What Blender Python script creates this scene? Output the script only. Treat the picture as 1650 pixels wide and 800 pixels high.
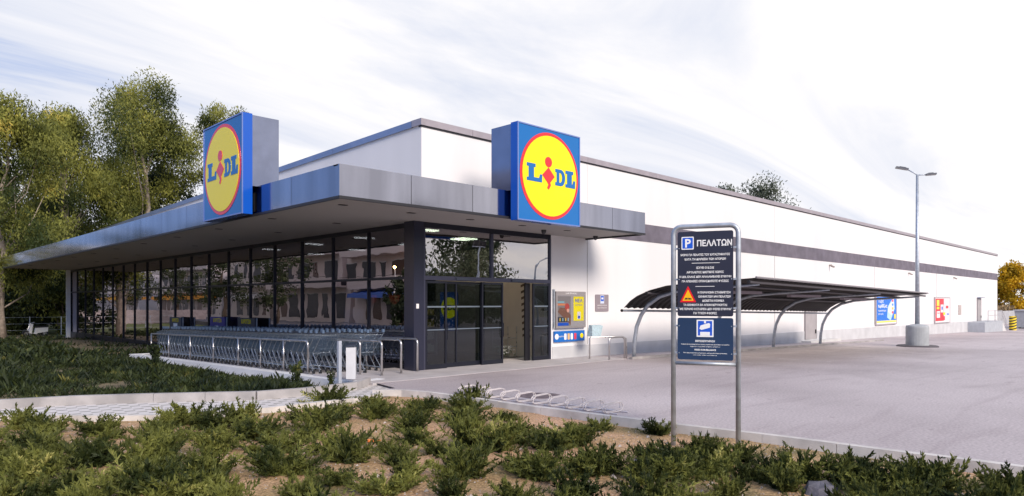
import bpy, bmesh, math, random
from math import sin, cos, pi, radians
from mathutils import Vector, Matrix, noise
random.seed(11)
SC = bpy.context.scene
COL = SC.collection
for o in list(bpy.data.objects): bpy.data.objects.remove(o)

# ------------------------------------------------------------------ camera, world, sun, exposure
HEAD = radians(45.39)
cd = bpy.data.cameras.new('camera'); cam = bpy.data.objects.new('camera', cd); COL.objects.link(cam)
cam.location = (0, 0, 1.75); cam.rotation_euler = (radians(90), 0, HEAD - radians(90))
cd.sensor_width = 36; cd.lens = 36 * 1098 / 1650; cd.shift_y = 88 / 1650; cd.clip_end = 4000; cd.clip_start = .05
SC.camera = cam
SC.view_settings.view_transform = 'Standard'; SC.view_settings.look = 'None'
SC.view_settings.exposure = 0.76; SC.view_settings.gamma = 1
SUN_AZ, SUN_EL = radians(198), radians(30)           # clockwise from +Y
w = bpy.data.worlds.new('World'); SC.world = w; w.use_nodes = True
nt = w.node_tree; N = nt.nodes; L = nt.links; N.clear()
def wn(t, **k):
    n = N.new(t)
    for a, b in k.items(): setattr(n, a, b)
    return n
out = wn('ShaderNodeOutputWorld'); bg = wn('ShaderNodeBackground'); bg.inputs[1].default_value = .1
sky = wn('ShaderNodeTexSky', sky_type='NISHITA', sun_disc=False); sky.sun_elevation = SUN_EL; sky.sun_rotation = SUN_AZ
tc = wn('ShaderNodeTexCoord'); sep = wn('ShaderNodeSeparateXYZ'); L.new(tc.outputs['Generated'], sep.inputs[0])
def mth(op, a, b=None, clamp=False):
    n = wn('ShaderNodeMath', operation=op, use_clamp=clamp)
    for i, v in enumerate((a, b)):
        if v is None: continue
        if isinstance(v, (int, float)): n.inputs[i].default_value = v
        else: L.new(v, n.inputs[i])
    return n.outputs[0]
zz = mth('ADD', mth('MAXIMUM', sep.outputs[2], 0), .16)
cx_ = mth('DIVIDE', sep.outputs[0], zz); cy_ = mth('DIVIDE', sep.outputs[1], zz)
comb = wn('ShaderNodeCombineXYZ'); L.new(cx_, comb.inputs[0]); L.new(cy_, comb.inputs[1])
mp = wn('ShaderNodeMapping'); mp.inputs['Rotation'].default_value = (0, 0, radians(28)); mp.inputs['Scale'].default_value = (.36, 1.0, 1); mp.inputs['Location'].default_value = (1.3, 4.2, 0)
L.new(comb.outputs[0], mp.inputs[0])
n1 = wn('ShaderNodeTexNoise'); n1.inputs['Scale'].default_value = 1.0; n1.inputs['Detail'].default_value = 8; n1.inputs['Roughness'].default_value = .6; n1.inputs['Distortion'].default_value = 1.1
L.new(mp.outputs[0], n1.inputs[0])
# cover thickens towards the bright side of the sky (+X)
az = mth('ADD', mth('ADD', mth('MULTIPLY', sep.outputs[0], .22), .0), mth('MULTIPLY', mth('MINIMUM', mth('ADD', sep.outputs[0], .05), 0), .45))
cov = mth('ADD', n1.outputs[0], az)
r1 = wn('ShaderNodeValToRGB'); L.new(cov, r1.inputs[0])
r1.color_ramp.elements[0].position = .34; r1.color_ramp.elements[0].color = (.95, .95, .95, 1)
r1.color_ramp.elements[1].position = .48; r1.color_ramp.elements[1].color = (1, 1, 1, 1)
r2 = wn('ShaderNodeValToRGB'); L.new(cov, r2.inputs[0])
r2.color_ramp.elements[0].position = .38; r2.color_ramp.elements[0].color = (.24, .38, .72, 1)
r2.color_ramp.elements[1].position = .73; r2.color_ramp.elements[1].color = (.985, .96, .955, 1)
e = r2.color_ramp.elements.new(.54); e.color = (.70, .735, .84, 1)
sc_ = wn('ShaderNodeVectorMath', operation='SCALE'); L.new(r2.outputs[0], sc_.inputs[0]); sc_.inputs['Scale'].default_value = 6.5
mx = wn('ShaderNodeMix', data_type='RGBA'); L.new(r1.outputs[0], mx.inputs[0]); L.new(sky.outputs[0], mx.inputs[6]); L.new(sc_.outputs[0], mx.inputs[7])
L.new(mx.outputs[2], bg.inputs[0]); L.new(bg.outputs[0], out.inputs[0])
sd = bpy.data.lights.new('sun', 'SUN'); sd.energy = 2.35; sd.angle = radians(22); sd.color = (1, .89, .77)
so = bpy.data.objects.new('sun', sd); COL.objects.link(so)
sv = Vector((sin(SUN_AZ) * cos(SUN_EL), cos(SUN_AZ) * cos(SUN_EL), sin(SUN_EL)))
so.rotation_euler = sv.to_track_quat('Z', 'Y').to_euler(); so.location = (20, -20, 30)

# ------------------------------------------------------------------ materials
MATS = {}
def mat(name, col, rough=.7, metal=0, var=0, vscale=3, bump=0, bscale=40, spec=.5, col2=None, streak=False, emit=0, coat=0):
    if name in MATS: return MATS[name]
    m = bpy.data.materials.new(name); m.use_nodes = True; t = m.node_tree; b = t.nodes['Principled BSDF']
    b.inputs['Base Color'].default_value = (*col, 1); b.inputs['Roughness'].default_value = rough; b.inputs['Metallic'].default_value = metal
    b.inputs['Specular IOR Level'].default_value = spec; b.inputs['Coat Weight'].default_value = coat
    if emit:
        b.inputs['Emission Color'].default_value = (*col, 1); b.inputs['Emission Strength'].default_value = emit
    g = t.nodes.new('ShaderNodeNewGeometry')
    def nz(scale, detail=5, stretch=None):
        n = t.nodes.new('ShaderNodeTexNoise'); n.inputs['Scale'].default_value = scale; n.inputs['Detail'].default_value = detail
        if stretch:
            mpn = t.nodes.new('ShaderNodeMapping'); mpn.inputs['Scale'].default_value = stretch; t.links.new(g.outputs['Position'], mpn.inputs[0]); t.links.new(mpn.outputs[0], n.inputs[0])
        else: t.links.new(g.outputs['Position'], n.inputs[0])
        return n
    if var:
        n = nz(vscale, 6, (1, 1, .12) if streak else None)
        r = t.nodes.new('ShaderNodeValToRGB'); t.links.new(n.outputs[0], r.inputs[0])
        a = col2 or tuple(c * (1 - var) for c in col)
        r.color_ramp.elements[0].position = .35; r.color_ramp.elements[0].color = (*a, 1)
        r.color_ramp.elements[1].position = .65; r.color_ramp.elements[1].color = (*[min(1, c * (1 + var * .4)) for c in col], 1)
        t.links.new(r.outputs[0], b.inputs['Base Color'])
        if rough < .6:
            mr = t.nodes.new('ShaderNodeMapRange'); t.links.new(n.outputs[0], mr.inputs[0]); mr.inputs[3].default_value = rough * .8; mr.inputs[4].default_value = rough * 1.3
            t.links.new(mr.outputs[0], b.inputs['Roughness'])
    if bump:
        n = nz(bscale, 6); bp = t.nodes.new('ShaderNodeBump'); bp.inputs['Strength'].default_value = bump; bp.inputs['Distance'].default_value = .02
        t.links.new(n.outputs[0], bp.inputs['Height']); t.links.new(bp.outputs[0], b.inputs['Normal'])
    MATS[name] = m; return m

def leafmat(name, c1, c2, c3=None, nscale=.5, trans=.3):
    m = bpy.data.materials.new(name); m.use_nodes = True; t = m.node_tree; t.nodes.clear()
    o = t.nodes.new('ShaderNodeOutputMaterial'); g = t.nodes.new('ShaderNodeNewGeometry')
    n = t.nodes.new('ShaderNodeTexNoise'); n.inputs['Scale'].default_value = nscale; n.inputs['Detail'].default_value = 2; t.links.new(g.outputs['Position'], n.inputs[0])
    ad = t.nodes.new('ShaderNodeMath'); ad.operation = 'MULTIPLY_ADD'; t.links.new(g.outputs['Random Per Island'], ad.inputs[0]); ad.inputs[1].default_value = .13; t.links.new(n.outputs[0], ad.inputs[2])
    r = t.nodes.new('ShaderNodeValToRGB'); t.links.new(ad.outputs[0], r.inputs[0])
    r.color_ramp.elements[0].position = .45; r.color_ramp.elements[0].color = (*c1, 1)
    r.color_ramp.elements[1].position = .75; r.color_ramp.elements[1].color = (*c2, 1)
    if c3: e = r.color_ramp.elements.new(.84); e.color = (*c3, 1)
    d = t.nodes.new('ShaderNodeBsdfPrincipled'); d.inputs['Roughness'].default_value = .6; d.inputs['Specular IOR Level'].default_value = .25
    tr = t.nodes.new('ShaderNodeBsdfTranslucent'); mxs = t.nodes.new('ShaderNodeMixShader'); mxs.inputs[0].default_value = trans
    t.links.new(r.outputs[0], d.inputs['Base Color']); t.links.new(r.outputs[0], tr.inputs[0])
    t.links.new(d.outputs[0], mxs.inputs[1]); t.links.new(tr.outputs[0], mxs.inputs[2]); t.links.new(mxs.outputs[0], o.inputs[0])
    MATS[name] = m; return m

def glassmat(name, tint, refl, rough=0.0, rt=(1, 1, 1)):
    m = bpy.data.materials.new(name); m.use_nodes = True; t = m.node_tree; t.nodes.clear()
    o = t.nodes.new('ShaderNodeOutputMaterial'); tp = t.nodes.new('ShaderNodeBsdfTransparent'); tp.inputs[0].default_value = (*tint, 1)
    gl = t.nodes.new('ShaderNodeBsdfGlossy'); gl.inputs['Roughness'].default_value = rough; gl.inputs[0].default_value = (*rt, 1)
    lw = t.nodes.new('ShaderNodeLayerWeight'); lw.inputs[0].default_value = .5
    pw_ = t.nodes.new('ShaderNodeMath'); pw_.operation = 'POWER'; t.links.new(lw.outputs['Facing'], pw_.inputs[0]); pw_.inputs[1].default_value = 4
    mr = t.nodes.new('ShaderNodeMapRange'); t.links.new(pw_.outputs[0], mr.inputs[0]); mr.inputs[1].default_value = 0; mr.inputs[2].default_value = 1; mr.inputs[3].default_value = refl; mr.inputs[4].default_value = 1
    mxs = t.nodes.new('ShaderNodeMixShader'); t.links.new(mr.outputs[0], mxs.inputs[0]); t.links.new(tp.outputs[0], mxs.inputs[1]); t.links.new(gl.outputs[0], mxs.inputs[2])
    nb = t.nodes.new('ShaderNodeTexNoise'); nb.inputs['Scale'].default_value = .9; g = t.nodes.new('ShaderNodeNewGeometry'); t.links.new(g.outputs['Position'], nb.inputs[0])
    bp = t.nodes.new('ShaderNodeBump'); bp.inputs['Strength'].default_value = .03; bp.inputs['Distance'].default_value = .1
    t.links.new(nb.outputs[0], bp.inputs['Height']); t.links.new(bp.outputs[0], gl.inputs['Normal'])
    t.links.new(mxs.outputs[0], o.inputs[0]); MATS[name] = m; return m

WALL = mat('render_white', (.77, .75, .755), .75, var=.06, vscale=.6, bump=.08, bscale=60, streak=True)
PLINTH = mat('plinth_grey', (.56, .56, .58), .8, var=.12, vscale=1.2, bump=.1)
BAND = mat('band_slate', (.155, .135, .17), .6, var=.25, vscale=2, bump=.1)
TRIM = mat('trim_metal', (.34, .38, .50), .3, metal=.8, var=.12, vscale=1)
FASC = mat('fascia_metal', (.40, .395, .455), .10, metal=1, var=.22, vscale=1.6, streak=True)
DRIP = mat('drip_black', (.02, .02, .025), .5)
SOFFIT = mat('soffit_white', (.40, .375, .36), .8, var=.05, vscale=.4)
FRAME = mat('frame_anthracite', (.016, .018, .03), .35, metal=.3, var=.1)
SBLUE = mat('sign_blue', (.0, .135, .43), .15, coat=.15, spec=.4)
SBLUE2 = mat('sign_edge_blue', (.0, .085, .50), .2, coat=.5)
SYEL = mat('sign_yellow', (.95, .76, .0), .18, coat=.1, spec=.4)
SRED = mat('sign_red', (.80, .01, .02), .18, coat=.4)
SGREY = mat('sign_box_grey', (.30, .32, .42), .12, metal=.9, var=.1)
STEEL = mat('stainless', (.62, .60, .60), .28, metal=.9, var=.1, vscale=6)
GALV = mat('galvanised', (.46, .50, .56), .45, metal=.55, var=.2, vscale=9)
CHROME = mat('trolley_wire', (.24, .31, .39), .3, metal=.8)
CHROMED = mat('trolley_frame', (.50, .55, .62), .3, metal=.8)
RUB = mat('black_rubber', (.02, .02, .022), .7)
DPLAS = mat('dark_plastic', (.035, .045, .07), .4)
REDP = mat('red_plastic', (.6, .02, .02), .4)
WHITE = mat('white_paint', (.78, .77, .76), .5, var=.05)
CONC = mat('concrete_pale', (.60, .59, .58), .85, var=.12, vscale=1.5, bump=.15)
KERB = mat('kerb_concrete', (.40, .375, .37), .9, var=.3, vscale=1.8, bump=.3, bscale=70)
KERB2 = mat('kerb_light', (.60, .56, .53), .9, var=.25, vscale=2.5, bump=.3, bscale=70)
SIGNN = mat('panel_navy', (.024, .026, .048), .35, var=.08)
SIGNB = mat('panel_blue', (.018, .045, .11), .3, var=.1)
LETTER = mat('lettering_white', (.88, .88, .88), .6)
PBLUE = mat('symbol_blue', (.01, .10, .62), .35)
ORANGE = mat('warning_yellow', (.95, .50, .0), .4)
GLASS_S = glassmat('glass_side', (.24, .26, .30), .48, 0, (.86, .80, .86))
GLASS_L = glassmat('glass_leaf', (.36, .42, .44), .08, 0, (.9, .9, .95))
GLASS_D = glassmat('glass_door', (.48, .55, .54), .46, 0, (.97, .90, .90))
INT = mat('interior_grey', (.03, .03, .03), .8)
INTW = mat('interior_cream', (.62, .52, .42), .7, var=.05)
LIT = mat('ceiling_light', (1, .93, .72), emit=6)
ROOFT = mat('roof_membrane', (.35, .34, .34), .8)
SHELT = mat('shelter_sheet', (.018, .015, .017), .5, metal=.3, var=.3)
PAPER = mat('paper_white', (.78, .76, .76), .6)

# ------------------------------------------------------------------ mesh builder
class MB:
    def __init__(s): s.v = []; s.f = []; s.m = []; s.mats = []; s.cur = 0; s.smooth = False
    def use(s, m):
        if m not in s.mats: s.mats.append(m)
        s.cur = s.mats.index(m); return s
    def add(s, vs, fs):
        b = len(s.v); s.v.extend([tuple(p) for p in vs]); s.f.extend([[i + b for i in f] for f in fs]); s.m.extend([s.cur] * len(fs)); return s
    def box(s, x0, x1, y0, y1, z0, z1):
        x0, x1 = sorted((x0, x1)); y0, y1 = sorted((y0, y1)); z0, z1 = sorted((z0, z1))
        return s.add([(x0, y0, z0), (x1, y0, z0), (x1, y1, z0), (x0, y1, z0), (x0, y0, z1), (x1, y0, z1), (x1, y1, z1), (x0, y1, z1)],
                     [(0, 3, 2, 1), (4, 5, 6, 7), (0, 1, 5, 4), (1, 2, 6, 5), (2, 3, 7, 6), (3, 0, 4, 7)])
    def obox(s, c, u, v, n, su, sv, sn):     # oriented box: centre, axes, half sizes
        c, u, v, n = Vector(c), Vector(u), Vector(v), Vector(n); vs = []
        for k in (-1, 1):
            for i, j in ((-1, -1), (1, -1), (1, 1), (-1, 1)): vs.append(c + u * su * i + v * sv * j + n * sn * k)
        return s.add(vs, [(0, 3, 2, 1), (4, 5, 6, 7), (0, 1, 5, 4), (1, 2, 6, 5), (2, 3, 7, 6), (3, 0, 4, 7)])
    def hexa(s, v8): return s.add(v8, [(0, 3, 2, 1), (4, 5, 6, 7), (0, 1, 5, 4), (1, 2, 6, 5), (2, 3, 7, 6), (3, 0, 4, 7)])
    def tube(s, pts, r, n=6, closed=False, cap=True):
        P = [Vector(p) for p in pts]; k = len(P); R = r if isinstance(r, (list, tuple)) else [r] * k
        up = None; vs = []; fs = []
        for i in range(k):
            if closed: t = (P[(i + 1) % k] - P[i - 1])
            else: t = P[min(i + 1, k - 1)] - P[max(i - 1, 0)]
            t = t.normalized() if t.length > 1e-9 else Vector((0, 0, 1))
            if up is None: up = t.orthogonal().normalized()
            up = (up - t * up.dot(t)); up = up.normalized() if up.length > 1e-6 else t.orthogonal().normalized()
            q = t.cross(up)
            for j in range(n):
                a = 2 * pi * j / n; vs.append(P[i] + (up * cos(a) + q * sin(a)) * R[i])
        for i in range(k if closed else k - 1):
            for j in range(n):
                a = i * n + j; b = i * n + (j + 1) % n; c = ((i + 1) % k) * n
                fs.append((a, b, c + (j + 1) % n, c + j))
        if cap and not closed: fs.append(tuple(range(n))[::-1]); fs.append(tuple((k - 1) * n + j for j in range(n)))
        return s.add(vs, fs)
    def cyl(s, c, r, z0, z1, n=24, r1=None):
        return s.tube([(c[0], c[1], z0), (c[0], c[1], z1)], [r, r if r1 is None else r1], n)
    def poly(s, pts, d):                     # extruded polygon: pts 3D ring, d vector
        n = len(pts); d = Vector(d); P = [Vector(p) for p in pts]
        return s.add(P + [p + d for p in P], [tuple(range(n))[::-1], tuple(range(n, 2 * n))] + [(i, (i + 1) % n, n + (i + 1) % n, n + i) for i in range(n)])
    def lathe(s, c, prof, n=20):
        vs = []; fs = []
        for r, z in prof:
            for j in range(n): vs.append((c[0] + r * cos(2 * pi * j / n), c[1] + r * sin(2 * pi * j / n), c[2] + z))
        for i in range(len(prof) - 1):
            for j in range(n): fs.append((i * n + j, i * n + (j + 1) % n, (i + 1) * n + (j + 1) % n, (i + 1) * n + j))
        fs.append(tuple(range(n))[::-1]); fs.append(tuple((len(prof) - 1) * n + j for j in range(n)))
        return s.add(vs, fs)
    def grid(s, f, nu, nv):
        vs = [f(i / nu, j / nv) for j in range(nv + 1) for i in range(nu + 1)]
        return s.add(vs, [(j * (nu + 1) + i, j * (nu + 1) + i + 1, (j + 1) * (nu + 1) + i + 1, (j + 1) * (nu + 1) + i) for j in range(nv) for i in range(nu)])
def wl(o):
    v = Vector((0, 0, 0))
    while o: v = v + o.location; o = o.parent
    return v
def obj(name, mb, m=None, parent=None, local=False, smooth=False):
    me = bpy.data.meshes.new(name); off = Vector((0, 0, 0))
    if parent is not None and not local: off = wl(parent)
    loc = Vector((0, 0, 0))
    if parent is None and not local and mb.v:
        xs = [p[0] for p in mb.v]; ys = [p[1] for p in mb.v]; zs = [p[2] for p in mb.v]
        off = loc = Vector(((min(xs) + max(xs)) / 2, (min(ys) + max(ys)) / 2, min(zs)))
    me.from_pydata([(p[0] - off.x, p[1] - off.y, p[2] - off.z) for p in mb.v], [], mb.f)
    ms = mb.mats if mb.mats else [m]
    for q in ms: me.materials.append(q)
    if mb.mats: me.polygons.foreach_set('material_index', mb.m)
    if smooth: me.polygons.foreach_set('use_smooth', [True] * len(me.polygons))
    me.update()
    o = bpy.data.objects.new(name, me); COL.objects.link(o); o.location = loc
    if parent is not None: o.parent = parent
    return o
def tag(o, label=None, cat=None, group=None, kind=None):
    if label: o['label'] = label
    if cat: o['category'] = cat
    if group: o['group'] = group
    if kind: o['kind'] = kind
    return o
def thing(name, loc, label, cat, group=None, rz=0):
    o = bpy.data.objects.new(name, None); COL.objects.link(o); o.location = loc; o.rotation_euler = (0, 0, rz); o.empty_display_size = .2
    return tag(o, label, cat, group)
def copy_tree(o, parent=None):
    c = o.copy(); COL.objects.link(c)
    if parent: c.parent = parent
    for ch in [x for x in o.children]: copy_tree(ch, c)
    return c
ONES = ['', 'first', 'second', 'third', 'fourth', 'fifth', 'sixth', 'seventh', 'eighth', 'ninth', 'tenth', 'eleventh', 'twelfth', 'thirteenth', 'fourteenth', 'fifteenth', 'sixteenth', 'seventeenth', 'eighteenth', 'nineteenth']
def ordw(n):
    if n < 20: return ONES[n]
    T = {2: 'twent', 3: 'thirt', 4: 'fort', 5: 'fift'}[n // 10]
    return T + 'ieth' if n % 10 == 0 else T + 'y-' + ONES[n % 10]
def text_into(mb, s, size, o, u, v, align='CENTER', depth=.0015, bold=0, fit=None):
    cu = bpy.data.curves.new('txt', 'FONT'); cu.body = s; cu.size = size; cu.align_x = align; cu.extrude = depth; cu.resolution_u = 2; cu.offset = bold
    t = bpy.data.objects.new('txt', cu); COL.objects.link(t)
    dg = bpy.context.evaluated_depsgraph_get(); me = bpy.data.meshes.new_from_object(t.evaluated_get(dg))
    o, u, v = Vector(o), Vector(u), Vector(v); n = u.cross(v)
    k = 1
    if fit and me.vertices:
        xs = [p.co.x for p in me.vertices]; k = min(1.6, fit / (max(xs) - min(xs)))
    mb.add([o + u * p.co.x * k + v * p.co.y + n * p.co.z for p in me.vertices], [list(p.vertices) for p in me.polygons])
    bpy.data.objects.remove(t); bpy.data.curves.remove(cu); bpy.data.meshes.remove(me)
def poly2(mb, pts, o, u, v, d0, d1):         # flat shape in a plane, raised from d0 to d1 along the normal
    o, u, v = Vector(o), Vector(u), Vector(v); n = u.cross(v).normalized()
    mb.poly([o + u * x + v * y + n * d0 for x, y in pts], n * (d1 - d0))
def circ(cx, cy, r, n=48): return [(cx + r * cos(2 * pi * i / n), cy + r * sin(2 * pi * i / n)) for i in range(n)]
def rrect(x0, x1, y0, y1, r, n=4):
    P = []
    for cx, cy, a0 in ((x1 - r, y1 - r, 0), (x0 + r, y1 - r, 90), (x0 + r, y0 + r, 180), (x1 - r, y0 + r, 270)):
        for i in range(n + 1): a = radians(a0 + 90 * i / n); P.append((cx + r * cos(a), cy + r * sin(a)))
    return P

# ------------------------------------------------------------------ the setting: ground, parking, path
def gpark(x): return 0 if x < 17 else max(-.0148 * (x - 17), -.96)
def asphalt_mat():
    m = mat('asphalt', (.33, .30, .325), .62, bump=.35, bscale=90, spec=.35)
    t = m.node_tree; b = t.nodes['Principled BSDF']; g = t.nodes.new('ShaderNodeNewGeometry')
    def nz(s, st, d=5, ds=0):
        mp = t.nodes.new('ShaderNodeMapping'); mp.inputs['Scale'].default_value = st; t.links.new(g.outputs['Position'], mp.inputs[0])
        n = t.nodes.new('ShaderNodeTexNoise'); n.inputs['Scale'].default_value = s; n.inputs['Detail'].default_value = d; n.inputs['Distortion'].default_value = ds; t.links.new(mp.outputs[0], n.inputs[0]); return n.outputs[0]
    def ramp(src, p0, c0, p1, c1):
        r = t.nodes.new('ShaderNodeValToRGB'); t.links.new(src, r.inputs[0]); r.color_ramp.elements[0].position = p0; r.color_ramp.elements[0].color = (*c0, 1); r.color_ramp.elements[1].position = p1; r.color_ramp.elements[1].color = (*c1, 1); return r.outputs[0]
    def mul(a, c):
        q = t.nodes.new('ShaderNodeMix'); q.data_type = 'RGBA'; q.blend_type = 'MULTIPLY'; q.inputs[0].default_value = 1; t.links.new(a, q.inputs[6]); t.links.new(c, q.inputs[7]); return q.outputs[2]
    base = ramp(nz(.22, (1, 1, 1), 6, .4), .3, (.38, .33, .34), .72, (.55, .49, .50))
    grain = ramp(nz(26, (1, 1, 1), 9), .32, (.76, .75, .75), .68, (1.14, 1.13, 1.12))
    drag = ramp(nz(1.1, (.3, 1.9, 1), 8, .9), .52, (1, 1, 1), .72, (.86, .84, .85))     # tyre and oil streaks
    spots = ramp(nz(3.2, (1, 1, 1), 2, 0), .70, (1, 1, 1), .76, (.70, .66, .68))
    t.links.new(mul(mul(mul(base, grain), drag), spots), b.inputs['Base Color']); return m
ASPH = asphalt_mat()
def soil_mat():
    m = mat('sandy_soil', (.4, .3, .2), .95, bump=.9, bscale=22)
    t = m.node_tree; b = t.nodes['Principled BSDF']; g = t.nodes.new('ShaderNodeNewGeometry')
    def nz(s, d=6):
        n = t.nodes.new('ShaderNodeTexNoise'); n.inputs['Scale'].default_value = s; n.inputs['Detail'].default_value = d; t.links.new(g.outputs['Position'], n.inputs[0]); return n.outputs[0]
    r = t.nodes.new('ShaderNodeValToRGB'); t.links.new(nz(.9), r.inputs[0])
    r.color_ramp.elements[0].position = .32; r.color_ramp.elements[0].color = (.13, .12, .045, 1); r.color_ramp.elements[1].position = .66; r.color_ramp.elements[1].color = (.58, .36, .235, 1)
    e = r.color_ramp.elements.new(.47); e.color = (.44, .29, .15, 1)
    q = t.nodes.new('ShaderNodeValToRGB'); t.links.new(nz(38, 4), q.inputs[0]); q.color_ramp.elements[0].position = .36; q.color_ramp.elements[0].color = (.48, .45, .40, 1); q.color_ramp.elements[1].position = .66; q.color_ramp.elements[1].color = (1.2, 1.18, 1.12, 1)
    x = t.nodes.new('ShaderNodeMix'); x.data_type = 'RGBA'; x.blend_type = 'MULTIPLY'; x.inputs[0].default_value = 1; t.links.new(r.outputs[0], x.inputs[6]); t.links.new(q.outputs[0], x.inputs[7]); t.links.new(x.outputs[2], b.inputs['Base Color']); return m
SOIL = soil_mat()
g_ = MB(); g_.add([(-1500, -1500, -1.25), (1500, -1500, -1.25), (1500, 1500, -1.25), (-1500, 1500, -1.25)], [(0, 1, 2, 3)])
tag(obj('ground', g_, mat('dry_earth', (.30, .26, .19), .95, var=.3, vscale=.05)), kind='structure')
KX = [(-30, 9.2), (1.33, 8.9), (4.08, 8.69), (5.29, 8.51), (6.72, 8.34), (10.69, 8.12), (11.2, 7.95), (11.61, 7.55)]
def kerbx(y):
    for (y0, x0), (y1, x1) in zip(KX, KX[1:]):
        if y <= y1: return x0 + (x1 - x0) * (y - y0) / (y1 - y0)
    return KX[-1][1]
p = MB(); ys = [-60, -30, -10, 0, 1.33, 4.08, 5.29, 6.72, 8.5, 10.69, 11.2, 11.61, 12.6]
xs = [0, 17, 30, 50, 70, 82, 160]
for a, b in zip(ys, ys[1:]):
    for i, (c, d) in enumerate(zip(xs, xs[1:])):
        xa = kerbx(a) if i == 0 else c; xb = kerbx(b) if i == 0 else c
        if i == 0 and a >= 11.61: xa = 8.1; xb = 8.3
        if i == 0 and b >= 12.6: xb = 8.3
        p.add([(xa, a, gpark(xa)), (d, a, gpark(d)), (d, b, gpark(d)), (xb, b, gpark(xb))], [(0, 1, 2, 3)])
for c, d in zip([17.4, 30, 50, 70, 82, 160][:-1], [30, 50, 70, 82, 160]):
    ye = 14.3 if d <= 82 else 60
    p.add([(c, 12.6, gpark(c)), (d, 12.6, gpark(d)), (d, ye, gpark(d)), (c, ye, gpark(c))], [(0, 1, 2, 3)])
tag(obj('parking_lot', p, ASPH), kind='structure')
# entrance paving with joints
m = mat('entrance_paving', (.50, .465, .47), .75, var=.14, vscale=2, bump=.15)
p = MB(); p.box(8.2, 17.4, 12.6, 15.2, -.3, .008)
p.hexa([(8.0, 13.5, -.6), (10.6, 13.5, -.6), (10.6, 29, -.9), (8.0, 29, -.9), (8.3, 13.5, -.02), (10.6, 13.5, -.02), (10.6, 29, -.27), (8.3, 29, -.27)])
tag(obj('pavement', p, m), kind='structure')
# dark drain line at the foot of the paving
# sandy planter in front, under the camera
def soilz(x, y): return -.10 + .035 * noise.noise(Vector((x * .8, y * .8, 0))) + .02 * noise.noise(Vector((x * 3, y * 3, 5)))
LOW = [(-30, 13.9), (-3, 14.2), (.5, 13.7), (1.79, 13.23), (3.05, 11.9), (3.84, 11.3), (5.0, 11.05), (6.95, 10.95), (7.5, 11.3), (7.75, 11.5)]
HIGH = [(-30, 15.0), (-3, 15.0), (.5, 14.6), (1.93, 14.3), (2.84, 14.0), (4.05, 13.3), (5.49, 12.3), (6.39, 12.15), (7.59, 12.3), (8.3, 13.0)]
def lin(P, x):
    for (x0, y0), (x1, y1) in zip(P, P[1:]):
        if x <= x1: return y0 + (y1 - y0) * (x - x0) / (x1 - x0)
    return P[-1][1]
p = MB(); NX, NY = 90, 110
vs = []; fs = []
for j in range(NY + 1):
    for i in range(NX + 1):
        y = -8 + (14.2 + 8) * j / NY; xe = kerbx(y) - .02; x = -9 + (xe + 9) * i / NX
        ym = lin(LOW, x) - .02; y2 = min(y, ym)
        vs.append((x, y2, soilz(x, y2)))
fs = [(j * (NX + 1) + i, j * (NX + 1) + i + 1, (j + 1) * (NX + 1) + i + 1, (j + 1) * (NX + 1) + i) for j in range(NY) for i in range(NX)]
p.add(vs, fs); tag(obj('planter_soil', p, SOIL, smooth=True), kind='structure')
# the left planter bed, falling away along the shop front
def bedz(x, y): return -.03 - .012 * max(0, y - 13) + .03 * noise.noise(Vector((x * .7, y * .7, 2)))
p = MB(); NX, NY = 50, 60; vs = []
for j in range(NY + 1):
    for i in range(NX + 1):
        x = -6 + 16.6 * i / NX; y0 = lin(HIGH, min(x, 8.2)) + .13; y = y0 + (60 - y0) * (j / NY) ** 1.5
        z = bedz(x, y) - (.20 * min(1, max(0, (x - 6.6) / .8)) if y < 30 else 0) - (.35 if (x > 8 and y < 29.3) else 0); vs.append((x, y, z))
p.add(vs, [(j * (NX + 1) + i, j * (NX + 1) + i + 1, (j + 1) * (NX + 1) + i + 1, (j + 1) * (NX + 1) + i) for j in range(NY) for i in range(NX)])
tag(obj('planting_bed', p, mat('bed_soil', (.17, .13, .07), .95, var=.4, vscale=1.5, bump=.5, bscale=20), smooth=True), kind='structure')
p = MB(); p.add([(-60, 56, -.62), (70, 56, -.62), (70, 140, -.62), (-60, 140, -.62)], [(0, 1, 2, 3)])
tag(obj('lawn', p, mat('far_grass', (.14, .16, .035), .95, var=.4, vscale=.6, bump=.5, bscale=8)), kind='structure')
p = MB(); p.box(-14, -6.2, -60, 200, -.8, -.25)
tag(obj('street', p, mat('street_asphalt', (.16, .15, .155), .8, var=.2, vscale=.5)), kind='structure')
# path of pierced grass pavers
def paver_mat():
    m = mat('paver_concrete', (.55, .52, .50), .85, bump=.2)
    t = m.node_tree; b = t.nodes['Principled BSDF']; g = t.nodes.new('ShaderNodeNewGeometry')
    mp = t.nodes.new('ShaderNodeMapping'); mp.inputs['Rotation'].default_value = (0, 0, radians(8)); mp.inputs['Scale'].default_value = (1, 1, 1); t.links.new(g.outputs['Position'], mp.inputs[0])
    br = t.nodes.new('ShaderNodeTexBrick'); br.inputs['Scale'].default_value = 1; br.inputs['Brick Width'].default_value = .30; br.inputs['Row Height'].default_value = .19
    br.inputs['Mortar Size'].default_value = .078; br.inputs['Mortar Smooth'].default_value = .1; br.inputs['Color1'].default_value = (.06, .055, .035, 1); br.inputs['Color2'].default_value = (.10, .09, .05, 1); br.inputs['Mortar'].default_value = (.60, .56, .54, 1)
    t.links.new(mp.outputs[0], br.inputs[0]); t.links.new(br.outputs[0], b.inputs['Base Color'])
    bp = t.nodes.new('ShaderNodeBump'); bp.inputs['Strength'].default_value = 1; bp.inputs['Distance'].default_value = .03; t.links.new(br.outputs[1], bp.inputs['Height']); t.links.new(bp.outputs[0], b.inputs['Normal']); return m
p = MB(); NX = 80; vs = []
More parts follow.
